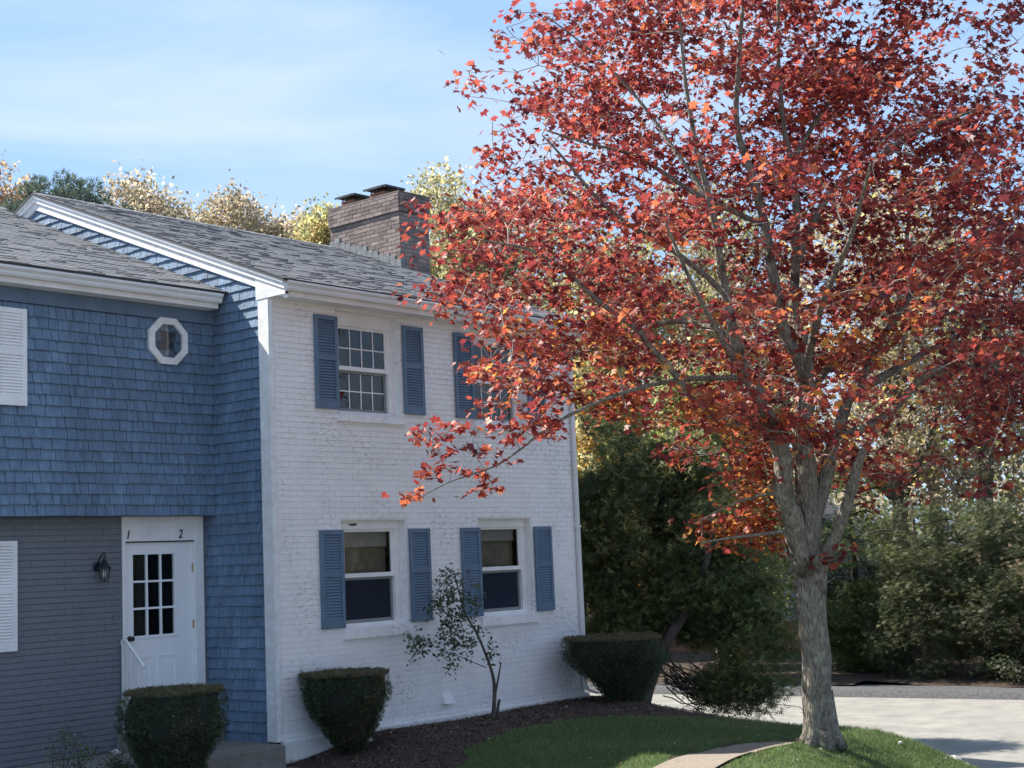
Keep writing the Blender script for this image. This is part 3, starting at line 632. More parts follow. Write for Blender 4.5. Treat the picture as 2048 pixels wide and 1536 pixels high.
for z in (1.95, 1.28, .45):
    h_ = MB(); h_.tube([(DB-.001,1.338,z-.05),(DB-.001,1.338,z+.05)], .009, 8); h_.box(DB-.012, DB+.004, 1.3405, 1.3448, z-.045, z+.045); h_.build('hinge', M['brass'], door)
dr = MB(); X0, X1_, Y0, Y1, Z0, Z1 = -1.2, -.06, 1.5, 3, 0, 2.5
dr.add([(X0,Y0,Z0),(X1_,Y0,Z0),(X1_,Y1,Z0),(X0,Y1,Z0),(X0,Y0,Z1),(X1_,Y0,Z1),(X1_,Y1,Z1),(X0,Y1,Z1)], [(0,1,2,3),(7,6,5,4),(1,5,6,2),(2,6,7,3),(3,7,4,0)]); dr.build('dark_room', M['dark'], door)
def digit(ch, x, z, size):
    cu = bpy.data.curves.new('digit', 'FONT'); cu.body = ch; cu.size = size; cu.extrude = .003; cu.shear = .22; cu.offset = .002; cu.align_x = 'CENTER'
    t = bpy.data.objects.new('tmp', cu); COL.objects.link(t); dg = bpy.context.evaluated_depsgraph_get(); me = bpy.data.meshes.new_from_object(t.evaluated_get(dg)); bpy.data.objects.remove(t)
    me.transform(Matrix.Rotation(math.pi/2, 4, 'X')); me.transform(Matrix.Diagonal((.78, 1, 1, 1))); me.transform(Matrix.Translation((x, 1.301, z))); me.materials.clear()
    link('house_number', me, M['black'], frame)
digit('1', -1.135, 2.305, .145); digit('2', -.395, 2.305, .145)
st = MB(); st.box(-1.30, -.035, .985, 1.345, -.09, .12); st.build('door_step', M['concrete'], blue, bevel=.012)
# railing of white iron
rl = empty('hand_rail', (-1.24, 1.1, -.08), 'short white iron hand rail with curled end beside the white door', 'railing')
t_ = MB(); pts = [(-1.24,1.30,1.11),(-1.24,1.285,1.14),(-1.24,1.25,1.158),(-1.24,1.20,1.15),(-1.24,1.12,1.08),(-1.24,1.0,.975),(-1.24,.93,.915),(-1.24,.895,.895),(-1.24,.875,.87),(-1.24,.885,.84),(-1.24,.91,.845)]
t_.tube(pts, .017, 8); t_.build('top_rail', M['white'], rl, smooth=True)
for y, zt in ((1.27, 1.15), (1.0, .97)):
    t_ = MB(); t_.box(-1.252, -1.228, y-.012, y+.012, -.08 if y < 1 else -.08, zt); t_.build('post', M['white'], rl)
for y, zt in ((1.2, 1.14), (1.135, 1.09), (1.07, 1.03)):
    t_ = MB(); t_.box(-1.246, -1.234, y-.006, y+.006, .12, zt); t_.build('baluster', M['white'], rl)
t_ = MB(); t_.tube([(-1.24,1.25,.13),(-1.24,.9,.05)], .011, 6); t_.build('bottom_rail', M['white'], rl)
t_ = MB(); t_.tube([(-1.24,1.31,.43),(-1.24,1.27,.40)], .014, 8); t_.lathe([(.028,-.01),(.028,.01)], (-1.24,1.30,.43), 10); t_.build('wall_bracket', M['white'], rl)
# coach lantern
ln = empty('wall_lantern', (-1.54, 1.31, 1.82), 'black iron coach lantern with scroll arm on the dark gray brick', 'lantern')
yc = 1.19; xl = -1.53
b_ = MB(); b_.tube([(xl-.02,1.31,2.0),(xl-.02,1.30,2.0),(xl-.02,1.29,2.0)], [.055,.055,.04], 16); b_.build('back_plate', M['black'], ln)
b_ = MB(); b_.tube([(xl-.02,1.295,2.02),(xl-.01,1.265,2.08),(xl,1.23,2.135),(xl,1.20,2.15),(xl,1.175,2.14),(xl,1.165,2.115),(xl,1.175,2.095),(xl,1.19,2.095)], [.009,.009,.008,.008,.008,.007,.006,.005], 6); b_.build('scroll_arm', M['black'], ln, smooth=True)
b_ = MB(); b_.lathe([(.008,.245),(.012,.22),(.03,.21),(.03,.20),(.055,.165),(.075,.135),(.085,.13),(.085,.118),(.07,.115)], (xl,yc,1.855), 6); b_.build('lantern_roof', M['black'], ln)
b_ = MB()
for k in range(6):
    a = k*math.pi/3; b_.tube([(xl+.07*math.cos(a),yc+.07*math.sin(a),1.97),(xl+.042*math.cos(a),yc+.042*math.sin(a),1.83)], .0045, 4)
b_.lathe([(.044,0),(.044,.008)], (xl,yc,1.825), 6); b_.build('cage', M['black'], ln)
b_ = MB(); b_.lathe([(.066,1.968),(.04,1.834)], (xl,yc,0), 6); b_.build('lantern_glass', M['lampglass'], ln)
b_ = MB(); b_.lathe([(.006,0),(.016,.02),(.02,.05),(.012,.08),(.008,.10)], (xl,yc,1.87), 10); b_.build('bulb', M['bulb'], ln, smooth=True)
bell = MB(); bell.box(-1.335, -1.30, 1.295, 1.3085, 1.39, 1.455); bell = bell.build('door_bell', M['lead']); tag(bell, 'small gray door bell box on brick beside the door frame', 'door bell')
bt = MB(); bt.lathe([(.006,-.004),(.006,.004)], (-1.318,1.292,1.41), 8); bt.build('button', M['bulb'], bell)

# ------------------------------------------------------------------ vegetation
LIMBS = [
 [(2.39,-5.56,-0.15,0.205),(2.37,-5.57,-0.00,0.175),(2.33,-5.59,0.33,0.150),(2.27,-5.62,0.88,0.146),(2.22,-5.65,1.34,0.150),(2.20,-5.67,1.64,0.155)],
 [(2.20,-5.67,1.64,0.140),(2.20,-5.69,2.10,0.125),(2.18,-5.69,2.61,0.115),(2.15,-5.69,2.84,0.105),(2.14,-5.74,3.16,0.095),(2.14,-5.80,3.49,0.085),(2.08,-5.78,3.74,0.072),(1.95,-5.69,4.08,0.065),(1.87,-5.67,4.50,0.055),(1.81,-5.66,4.83,0.050),(1.76,-5.66,5.15,0.045),(1.61,-5.65,5.62,0.040),(1.47,-5.62,5.94,0.035),(1.32,-5.66,6.24,0.030),(1.22,-5.81,6.85,0.022),(1.20,-5.94,7.64,0.015)],
 [(2.14,-5.80,3.49,0.070),(2.19,-5.79,3.92,0.060),(2.20,-5.69,4.19,0.055),(2.21,-5.69,4.53,0.050),(2.24,-5.72,4.96,0.045),(2.21,-5.77,5.39,0.040),(2.15,-5.79,5.86,0.035),(2.10,-5.77,6.11,0.030),(2.03,-5.78,6.62,0.024),(2.05,-5.80,7.38,0.018),(2.01,-5.91,8.21,0.012)],
 [(2.14,-5.65,1.62,0.120),(1.97,-5.65,2.05,0.110),(1.79,-5.66,2.45,0.105),(1.71,-5.71,2.82,0.095),(1.41,-5.69,3.33,0.075),(1.20,-5.65,3.64,0.065),(1.02,-5.66,3.92,0.055),(0.95,-5.64,4.32,0.048),(0.79,-5.69,4.77,0.040),(0.62,-5.73,5.22,0.032),(0.41,-5.74,5.73,0.025),(0.22,-5.79,6.36,0.018),(0.15,-5.82,6.98,0.012)],
 [(2.19,-5.73,1.54,0.080),(2.20,-5.87,1.83,0.070),(2.17,-6.05,2.10,0.062),(2.14,-6.23,2.47,0.055),(2.09,-6.37,2.73,0.045),(2.08,-6.47,2.87,0.030),(2.10,-6.60,3.03,0.020)],
 [(2.22,-5.72,2.14,0.080),(2.33,-5.84,2.55,0.075),(2.39,-5.89,2.83,0.070),(2.60,-5.99,3.33,0.062),(2.69,-6.05,3.45,0.058),(3.13,-6.21,3.65,0.045),(3.45,-6.31,3.80,0.038),(4.01,-6.55,4.05,0.028),(4.68,-6.92,4.34,0.018),(5.23,-7.29,4.51,0.010)],
 [(2.45,-5.91,2.96,0.050),(2.54,-6.18,3.05,0.045),(2.65,-6.50,3.23,0.042),(2.65,-6.88,3.54,0.038),(2.68,-7.38,3.56,0.030),(2.72,-7.89,3.49,0.022),(2.79,-8.44,3.50,0.012)],
 [(2.69,-6.05,3.45,0.045),(2.94,-6.19,3.84,0.040),(3.19,-6.22,4.13,0.034),(3.67,-6.41,4.64,0.027),(4.44,-6.80,5.18,0.018),(5.08,-7.15,5.55,0.010)],
 [(2.23,-5.71,4.80,0.040),(2.35,-6.10,5.49,0.034),(2.42,-6.54,5.68,0.030),(2.41,-6.71,5.81,0.027),(2.39,-7.01,5.93,0.022),(2.41,-7.36,5.99,0.017),(2.44,-7.88,6.07,0.010)],
 [(2.15,-5.79,5.86,0.028),(2.49,-5.98,6.40,0.026),(3.00,-6.23,7.01,0.022),(3.41,-6.47,7.43,0.016),(3.81,-6.74,8.03,0.010)],
 [(1.50,-5.69,3.19,0.050),(1.12,-5.61,3.09,0.045),(0.63,-5.52,3.19,0.040),(0.43,-5.48,3.39,0.036),(0.23,-5.43,3.60,0.034),(-0.01,-5.35,3.82,0.030),(-0.12,-5.33,3.95,0.028),(-0.49,-5.17,4.20,0.022),(-0.76,-5.05,4.44,0.017),(-1.08,-4.87,4.65,0.012),(-1.46,-4.60,4.74,0.007)],
 [(1.02,-5.66,3.92,0.034),(1.03,-5.38,4.07,0.030),(1.09,-5.00,4.19,0.027),(1.12,-4.57,4.19,0.024),(1.05,-3.99,4.05,0.019),(0.93,-3.53,3.95,0.014),(0.89,-3.31,3.85,0.010)],
 [(1.25,-5.67,3.55,0.034),(0.96,-5.51,3.55,0.030),(0.40,-5.31,3.50,0.026),(0.00,-5.13,3.41,0.022),(-0.45,-4.88,3.23,0.017),(-0.79,-4.76,3.07,0.014),(-1.03,-4.60,2.86,0.010),(-1.22,-4.42,2.71,0.008),(-1.50,-4.15,2.59,0.005),(-1.71,-3.95,2.45,0.003)],
 [(1.76,-5.66,5.15,0.030),(1.51,-5.40,5.33,0.028),(1.30,-5.18,5.49,0.026),(1.02,-4.91,5.76,0.022),(0.76,-4.70,5.94,0.018),(0.44,-4.43,6.04,0.013),(0.09,-4.19,6.16,0.008)],
 [(0.94,-5.64,4.35,0.032),(0.68,-5.53,4.58,0.028),(0.28,-5.41,4.79,0.025),(-0.04,-5.22,4.99,0.022),(-0.34,-5.08,5.24,0.018),(-0.58,-4.99,5.49,0.014),(-0.78,-4.95,5.66,0.010),(-0.85,-4.88,5.77,0.006)],
 [(0.62,-5.73,5.22,0.024),(0.53,-5.42,5.77,0.020),(0.49,-5.02,6.41,0.016),(0.32,-4.61,6.95,0.011),(0.08,-4.25,7.35,0.006)],
 [(2.11,-5.77,3.70,0.050),(2.87,-5.13,4.47,0.035),(3.62,-4.62,5.33,0.022),(4.35,-4.40,6.22,0.010)],
 [(2.15,-5.76,3.37,0.050),(3.66,-5.54,4.15,0.035),(5.00,-5.56,4.99,0.020),(5.83,-5.76,5.87,0.010)],
 [(2.07,-5.81,3.56,0.050),(1.20,-6.51,4.10,0.035),(0.44,-7.26,4.54,0.022),(-0.21,-7.82,4.98,0.010)],
 [(1.62,-5.72,2.99,0.050),(0.48,-6.03,3.53,0.034),(-0.55,-6.31,4.03,0.020),(-1.36,-6.54,4.54,0.010)],
 [(1.97,-5.65,2.05,0.025),(1.72,-5.51,2.03,0.020),(1.37,-5.31,2.00,0.014),(1.02,-5.13,1.96,0.008)],
 [(1.80,-5.66,2.43,0.022),(1.72,-5.42,2.41,0.016),(1.62,-5.12,2.33,0.010),(1.43,-4.88,2.19,0.006)],
]
CROWN = [(-2.66,7.21),(-2.73,7.41),(-2.59,7.71),(-1.90,8.29),(-0.87,8.75),(0.66,8.78),(1.91,8.22),(1.93,7.42),(1.99,7.01),(2.25,6.75),(2.59,6.28),(3.32,5.49),(3.68,4.46),(3.39,3.46),(2.70,2.84),(2.13,2.61),(1.71,2.32),(1.31,2.49),(0.90,2.51),(0.60,2.57),(0.34,2.53),(0.20,2.69),(-0.10,2.86),(-0.40,2.92),(-0.71,2.88),(-1.11,3.00),(-1.46,3.17),(-1.65,3.43),(-2.11,3.50),(-2.36,3.61),(-2.57,3.47),(-2.88,3.33),(-3.13,3.49),(-3.38,3.55),(-3.39,3.91),(-3.45,4.31),(-3.69,4.58),(-3.94,4.71),(-3.82,5.04),(-3.76,5.29),(-3.53,5.33),(-3.59,5.73),(-3.28,5.82),(-3.40,6.13),(-3.20,6.52),(-3.16,6.78),(-2.94,6.67),(-2.67,6.96)]
LOWCROWN = [(-0.40,2.92),(-0.33,2.36),(-0.27,1.85),(-0.65,1.92),(-1.31,1.97),(-1.25,2.15),(-0.99,2.39),(-0.72,2.63)]
TIPS = [(-1.68,-3.94,3.05),(-1.55,-4.11,3.12),(-1.48,-4.19,3.08),(-1.57,-4.05,2.93),(-1.54,-4.08,2.86),(-1.34,-4.33,2.94),(-1.30,-4.35,2.86),(-1.24,-4.46,3.09),(-1.15,-4.57,3.07),(-1.05,-4.69,3.10),(-0.97,-4.80,3.12),(-1.58,-3.99,2.71),(-1.61,-3.95,2.64),(-1.50,-4.10,2.73),(-1.29,-4.33,2.65),(-1.69,-3.83,2.47),(-1.64,-3.89,2.51),(-1.31,-4.28,2.49),(-1.21,-4.40,2.53),(-1.18,-4.48,2.75),(-1.10,-4.60,2.95),(-0.90,-4.86,3.07),(-0.86,-4.95,3.29),(-0.93,-4.86,3.25)]
TIPS2 = [(2.27,-6.27,2.69),(2.21,-6.18,2.60),(2.07,-5.85,1.71),(2.12,-5.91,1.74),(2.27,-6.11,1.82),(2.37,-6.32,2.31),(2.29,-6.22,2.27),(2.50,-6.52,2.55),(2.62,-6.61,2.30),(2.86,-6.94,2.53),(3.07,-7.15,2.37),(3.15,-7.25,2.41),(2.17,-6.16,2.75)]
SAP_stem = [(2.92,-0.62,-0.13),(2.98,-0.62,0.18),(2.95,-0.62,0.44),(2.81,-0.62,0.76),(2.66,-0.62,1.02),(2.53,-0.62,1.18),(2.40,-0.62,1.47),(2.31,-0.62,1.78)]
SAP_stub = [(2.97,-0.62,0.12),(3.05,-0.62,0.37),(3.13,-0.62,0.58)]
SAP_b1 = [(2.83,-0.62,0.54),(2.45,-0.62,0.68),(2.18,-0.62,0.78)]
SAP_b2 = [(2.64,-0.62,0.82),(2.32,-0.62,0.86),(1.92,-0.62,0.92),(1.62,-0.62,0.94)]
SAP_b3 = [(2.52,-0.62,1.15),(2.21,-0.62,1.23),(1.94,-0.62,1.34)]
SAP_b4 = [(2.44,-0.62,1.37),(2.13,-0.62,1.48),(2.04,-0.62,1.54)]
SAP_b5 = [(2.86,-0.62,0.57),(2.97,-0.62,0.75),(3.07,-0.62,0.80)]
SAP_b6 = [(2.57,-0.62,1.12),(2.72,-0.62,1.23),(2.79,-0.62,1.45)]
SAP_LEAF = [(1.62,-0.62,1.00),(1.57,-0.62,0.91),(1.75,-0.62,0.93),(1.70,-0.62,0.81),(2.01,-0.62,0.94),(2.19,-0.62,0.87),(2.09,-0.62,0.75),(2.37,-0.62,0.95),(2.46,-0.62,0.85),(2.24,-0.62,1.05),(1.94,-0.62,1.34),(2.08,-0.62,1.39),(2.22,-0.62,1.48),(2.35,-0.62,1.32),(2.14,-0.62,1.63),(2.28,-0.62,1.75),(2.34,-0.62,1.66),(2.40,-0.62,1.47),(2.68,-0.62,1.45),(2.72,-0.62,1.33),(2.43,-0.62,1.19),(2.20,-0.62,1.17),(2.22,-0.62,0.65),(2.45,-0.62,0.72),(2.97,-0.62,0.75),(2.61,-0.62,1.02),(2.16,-0.62,1.26),(1.99,-0.62,1.46)]
def star_leaf():      # five lobed maple leaf, unit length, folded a little along its midrib
    o = []
    for a, r_ in ((-150,.24),(-120,.60),(-92,.52),(-66,.60),(-52,.88),(-38,.64),(-24,.56),(-10,.72),(0,1.0),(10,.72),(24,.56),(38,.64),(52,.88),(66,.60),(92,.52),(120,.60),(150,.24)):
        a = math.radians(a); o.append((r_*math.cos(a), r_*math.sin(a), .10*abs(math.sin(a))*r_-.12*r_*r_))
    v = [(-.08, 0, 0)]+o
    return np.array(v), [(0, i, i+1) for i in range(1, len(o))]
def diamond(w_=.45): return np.array([(0,0,0),(.5,w_,.06),(1,0,-.08),(.5,-w_,.06)]), [(0,1,2,3)]
def spray(n_=5, wl=.14):      # flat frond of narrow leaflets
    v = []; f = []
    for i in range(n_):
        t = i/(n_-1); a = (t-.5)*2.0; L_ = 1-.35*abs(t-.5)*2; b = len(v)
        c, s = math.cos(a), math.sin(a); v += [(.3*c-wl*s, .3*s+wl*c, 0), (.3*c+wl*s, .3*s-wl*c, 0), (L_*c, L_*s, -.12*L_)]; f.append((b, b+1, b+2))
    return np.array(v), f
def blade(): return np.array([(0,-.09,0),(0,.09,0),(1,0,.0)]), [(0,1,2)]
def basis(n_, up=.6, droop=None):
    """random orientations: x axis = leaf direction, z = leaf normal (biased up by `up`)"""
    nrm = rng.normal(size=(n_, 3)); nrm /= np.linalg.norm(nrm, axis=1)[:, None]; nrm[:, 2] = np.abs(nrm[:, 2])*1.0; nrm += np.array([0, 0, up]); nrm /= np.linalg.norm(nrm, axis=1)[:, None]
    d = rng.normal(size=(n_, 3)) if droop is None else droop
    d = d-nrm*(d*nrm).sum(1)[:, None]; d /= np.linalg.norm(d, axis=1)[:, None]+1e-9
    return d, np.cross(nrm, d), nrm
def leaf_mesh(name, P, size, cols, tmpl, axes, mt, par=None, kind=None, curl=0):
    tv, tf = tmpl; n_, k = len(P), len(tv); d, b, nn = axes; size = np.broadcast_to(size, (n_,))
    if curl: b = b*rng.uniform(1-curl, 1.05, (n_, 1)); nn = nn*rng.uniform(.2, 3.2, (n_, 1))
    V = P[:, None, :]+(d[:, None, :]*tv[None, :, 0:1]+b[:, None, :]*tv[None, :, 1:2]+nn[:, None, :]*tv[None, :, 2:3])*size[:, None, None]
    V = V.reshape(-1, 3).astype(np.float32); nf = len(tf); ln_ = np.array([len(f) for f in tf])
    idx = np.concatenate([np.array(f) for f in tf]); loops = (np.arange(n_)[:, None]*k+idx[None, :]).ravel().astype(np.int32)
    tot = np.tile(ln_, n_).astype(np.int32); start = np.concatenate([[0], np.cumsum(tot)[:-1]]).astype(np.int32)
    me = bpy.data.meshes.new(name); me.vertices.add(len(V)); me.vertices.foreach_set('co', V.ravel()); me.loops.add(len(loops)); me.loops.foreach_set('vertex_index', loops)
    me.polygons.add(n_*nf); me.polygons.foreach_set('loop_start', start); me.polygons.foreach_set('loop_total', tot); me.update(calc_edges=True)
    a = me.attributes.new('col', 'FLOAT_COLOR', 'POINT'); c4 = np.ones((n_, k, 4), np.float32); c4[:, :, :3] = cols[:, None, :]; a.data.foreach_set('color', c4.ravel())
    return link(name, me, mt, par, kind)
def mixcol(n_, pal, wts=None, jit=.15):
    pal = np.array(pal); i = rng.choice(len(pal), n_, p=None if wts is None else np.array(wts)/sum(wts)); return pal[i]*(1+jit*rng.normal(size=(n_, 1))).clip(.5, 1.6)
class Wood:
    """limbs plus branches grown towards foliage points"""
    def __init__(s): s.mb = MB(); s.tb = s.mb; s.P = []; s.r = []
    def limb(s, pts, sides=9, sub=4):
        P = [Vector(p[:3]) for p in pts]; r_ = [p[3] for p in pts]; Q = []; q = []
        for i in range(len(P)-1):
            p0, p1, p2, p3 = P[max(i-1, 0)], P[i], P[i+1], P[min(i+2, len(P)-1)]
            for k in range(sub):
                t = k/sub; Q.append(.5*((2*p1)+(p2-p0)*t+(2*p0-5*p1+4*p2-p3)*t*t+(3*p1-p0-3*p2+p3)*t**3)); q.append(r_[i]*(1-t)+r_[i+1]*t)
        Q.append(P[-1]); q.append(r_[-1])
        Q = [v+Vector(noise.noise_vector(v*3.1))*min(.03, q[i]*.35) for i, v in enumerate(Q)]
        s.mb.tube(Q, q, sides)
        for v, rr in zip(Q, q): s.P.append(tuple(v)); s.r.append(rr)
    def grow(s, targets, rmax=.02, droop=.0, minr=.0028, bend=.16, seed=1):
        rs = random.Random(seed); P = np.array(s.P); r_ = np.array(s.r)
        d0 = np.array([np.min(np.linalg.norm(P-t, axis=1)) for t in targets]); cap = len(P)+len(targets)*6
        PP = np.zeros((cap, 3)); PP[:len(P)] = P; RR = np.zeros(cap); RR[:len(P)] = r_; n_ = len(P)
        for i in np.argsort(d0):
            t = np.array(targets[i]); dv = PP[:n_]-t; dist = np.linalg.norm(dv, axis=1)
            cost = dist+np.maximum(0, dv[:, 2])*.5
            j = int(np.argmin(cost)); a = Vector(PP[j]); b = Vector(t); Lg = (b-a).length
            if Lg < .05: continue
            rr = max(minr, min(RR[j]*.75, rmax, minr+.009*Lg)); k = max(2, min(6, int(Lg/.28)+1)); pts = []; rad = []
            off = Vector((rs.uniform(-1, 1), rs.uniform(-1, 1), rs.uniform(-.2, 1)))*Lg*bend
            for q in range(k+1):
                u = q/k; p = a.lerp(b, u)+off*math.sin(u*math.pi)*(1-.3*u); p.z -= droop*Lg*u*u
                if 0 < q < k: p += Vector(noise.noise_vector(p*5))*.025
                pts.append(p); rad.append(rr*(1-u)+minr*u)
            s.tb.tube(pts, rad, 4 if rr > .006 else 3, False)
            for p, q in zip(pts[1:], rad[1:]): PP[n_] = p; RR[n_] = q; n_ += 1

# ---- the red maple
T = np.array([2.383, -5.568, -.12]); RH = np.array([.65133, -.7588, 0]); FH = np.array([.76217, .64738, 0])
maple = empty('maple_tree', tuple(T), 'large red leaved maple with gray lichened trunk on the lawn', 'tree')
wd = Wood()
for i, l in enumerate(LIMBS): wd.limb(l, 14 if i < 2 else 9, 5)
base = MB()
for k in range(7):      # root flare
    a = k*.9+.3; c, s = math.cos(a), math.sin(a); base.tube([(T[0]+c*.05, T[1]+s*.05, .40), (T[0]+c*.09, T[1]+s*.09, .12), (T[0]+c*.125, T[1]+s*.125, -.03), (T[0]+c*.235, T[1]+s*.235, -.17)], [.10, .09, .08, .05], 8)
wd.mb.add(base.v, base.f)
def in_profile(n_, poly, depth):
    out = []; pu = [p[0] for p in poly]; pz = [p[1] for p in poly]
    u0, ru = -.1, 4.25; z0, rz = 5.6, 4.6
    while len(out) < n_:
        u = random.uniform(min(pu), max(pu)); z = random.uniform(min(pz), max(pz))
        if not inpoly(np.array([u]), np.array([z]), poly)[0]: continue
        w_ = depth*math.sqrt(max(.03, 1-((u-u0)/ru)**2*.9-((z-z0)/rz)**2*.9)); w_ = random.uniform(-w_, w_)
        p = T*[1, 1, 0]+RH*u+FH*w_+np.array([0, 0, z])
        if noise.noise(Vector(p)*.95+Vector((3, 7, 1))) < -.02 and random.random() < .85: continue
        out.append(p)
    return out
sprays = in_profile(500, CROWN, 2.9); sprays += [p for p in in_profile(420, CROWN, 2.9) if (p-T)@RH > .4 and p[2] > 5.6 and (p-T)@FH > -1.2][:95]; sprays += [p for p in in_profile(300, CROWN, 2.9) if (p-T)@RH < -1.2 and p[2] > 6.2][:30]; bare = in_profile(420, CROWN, 2.6); low = in_profile(50, LOWCROWN, .55); tips = [np.array(t) for t in TIPS]; tips2 = [np.array(t) for t in TIPS2]
cl = []
for c in sprays:      # flat fans of foliage that reach outwards
    o_ = (c-T)*np.array([1, 1, 0]); o_ = o_/(np.linalg.norm(o_)+.3)+rng.normal(size=3)*np.array([.45, .45, .12])+np.array([0, 0, .12])
    sd = np.array([-o_[1], o_[0], 0]); nn_ = 6 if c[2] > 5.5 and (c-T)@RH > .3 else 5
    for q in range(nn_): cl.append(c+o_*(q-.68*nn_)*.17+sd*rng.normal()*.16+rng.normal(size=3)*.04)
wd.tb = MB(); wd.grow(cl+low+tips+tips2+bare, .022, .0, .0046); wd.tb.build('branches', M['twig'], maple, smooth=True, kind='stuff')
trunk = wd.mb.build('trunk', M['bark'], maple, smooth=True)
kn = MB(); kc = Vector((2.17, -5.62, 1.98))
PAL = [(.095,.018,.024),(.16,.024,.028),(.25,.040,.034),(.34,.066,.042),(.41,.11,.045)]
PALO = [(.27,.055,.03),(.42,.13,.035),(.50,.24,.05),(.20,.03,.028)]
LP = []; LC = []; LD = []
for group, cnt, sig, pal, wts in ((cl, 17, .115, PAL, (2.0,2.8,3.2,2.6,1.2)), (low, 20, .15, PALO, (3,3,2,3)), (tips, 16, .075, PAL, (1,2,4,4,2)), (tips2, 11, .10, PAL, (2,3,3,2,1))):
    for c in group:
        k = max(4, int(random.gauss(cnt, cnt*.25))); p = c+rng.normal(size=(k, 3))*np.array([sig, sig, sig*.5])
        pl = PALO+PAL[2:4] if (group is cl and c[2] < 4.4 and (c-T)@RH < 1.2 and random.random() < .5) else pal; w_ = (np.array(wts) if pl is pal else np.ones(len(pl)))*rng.uniform(.5, 1.5, len(pl)); LP.append(p); LC.append(mixcol(k, pl, w_, .14))
        out = (p-c)*np.array([1, 1, .3])+rng.normal(size=(k, 3))*.12+np.array([0, 0, -.10]); LD.append(out)
LP = np.concatenate(LP); LC = np.concatenate(LC).clip(0, .8); LD = np.concatenate(LD); n_ = len(LP); LS = rng.uniform(.042, .084, n_)
ax = basis(n_, .55, LD)
camp = np.array([-11.1494, -13.1317, 1.865]); near = np.argsort(np.linalg.norm(LP-camp, axis=1)-LS*20 + (LP[:, 2] > 6.6)*50 + ((LP-T)@RH > 2.2)*50)
sel = np.zeros(n_, bool); sel[near[:300]] = True
tm = star_leaf()
leaf_mesh('crown', LP[~sel], LS[~sel], LC[~sel], tm, tuple(a[~sel] for a in ax), M['leaf'], maple, 'stuff', .6)
lms = []
for k in range(10):
    c = mixcol(1, PAL, (1,2,4,4,2))[0]; me = bpy.data.meshes.new('leaf'); me.from_pydata(tm[0].tolist(), [], tm[1]); a = me.attributes.new('col', 'FLOAT_COLOR', 'POINT')
    a.data.foreach_set('color', np.tile(np.array([*c, 1], np.float32), len(tm[0]))); me.materials.append(M['leaf']); lms.append(me)
for i in np.where(sel)[0]:
    o = bpy.data.objects.new('leaf', lms[int(i) % 10]); COL.objects.link(o)
    mw = Matrix([[ax[0][i][r_]*LS[i], ax[1][i][r_]*LS[i], ax[2][i][r_]*LS[i], LP[i][r_]] for r_ in range(3)]+[[0, 0, 0, 1]])
    parent(o, maple); o.matrix_basis = mw

# ---- general trees with a leafy crown
def leafy_tree(name, label, cat, base, trunk_pts, lobes, nclus, per, sig, size, pal, mt_leaf, mt_bark, tmpl, group=None, up=.5, seed=1, rmax=.05, wts=None, minr=.008, drop=None):
    t = empty(name, base, label, cat, group); w_ = Wood()
    for l in trunk_pts: w_.limb(l, 7, 4)
    pts = []; rs = random.Random(seed); tot = sum(l[3]*l[4]*l[5] for l in lobes)
    for (cx, cy, cz, rx, ry, rz) in lobes:
        k = int(nclus*rx*ry*rz/tot); c = 0
        while c < k:
            v = Vector((rs.uniform(-1, 1), rs.uniform(-1, 1), rs.uniform(-1, 1)))
            if v.length > 1 or (v.length < .45 and rs.random() < .5): continue
            p = Vector((cx+v.x*rx, cy+v.y*ry, cz+v.z*rz))
            if noise.noise(p*.8+Vector((seed, 0, 0))) < -.25: c += .3; continue
            pts.append(np.array(p)); c += 1
    w_.grow(pts, rmax, 0, minr, .12, seed); w_.mb.build('trunk', mt_bark, t, smooth=True)
    P = np.concatenate([p+rng.normal(size=(per, 3))*np.array(sig) for p in pts]); n_ = len(P); C_ = np.repeat(mixcol(len(pts), pal, wts, .18), per, axis=0)*(1+.18*rng.normal(size=(n_, 1))).clip(.5, 1.6)
    dr = None if drop is None else rng.normal(size=(n_, 3))*.6+np.array(drop)
    leaf_mesh('crown', P, rng.uniform(size*.7, size*1.3, n_), C_.clip(0, .9), tmpl, basis(n_, up, dr), mt_leaf, t, 'stuff'); return t
TAN = [(.36,.30,.20),(.40,.34,.23),(.32,.27,.18),(.37,.29,.21),(.28,.25,.16)]
YEL = [(.39,.36,.16),(.34,.32,.15),(.29,.29,.13),(.38,.30,.14),(.23,.25,.11)]
GRN = [(.10,.15,.035),(.14,.19,.04),(.075,.115,.03),(.18,.21,.05)]
def upright(x, y, z0, zt, r0, lean=(0, 0), forks=3, seed=0, start=.4):
    rs = random.Random(seed); H = zt-z0; P = [(x, y, z0, r0)]
    for k in range(1, 7): P.append((x+lean[0]*k/6+rs.uniform(-.12, .12), y+lean[1]*k/6+rs.uniform(-.12, .12), z0+H*k/6, r0*(1-.14*k)))
    out = [P]
    for k in range(forks):
        i = rs.randint(2, 4); a = rs.uniform(0, 6.28); q = P[i]; Lk = H*rs.uniform(.28, .42)
        out.append([(q[0], q[1], q[2], q[3]*.7), (q[0]+math.cos(a)*Lk*.3, q[1]+math.sin(a)*Lk*.3, q[2]+Lk*.4, q[3]*.5), (q[0]+math.cos(a)*Lk*.5, q[1]+math.sin(a)*Lk*.5, q[2]+Lk*.9, q[3]*.25)])
    return out
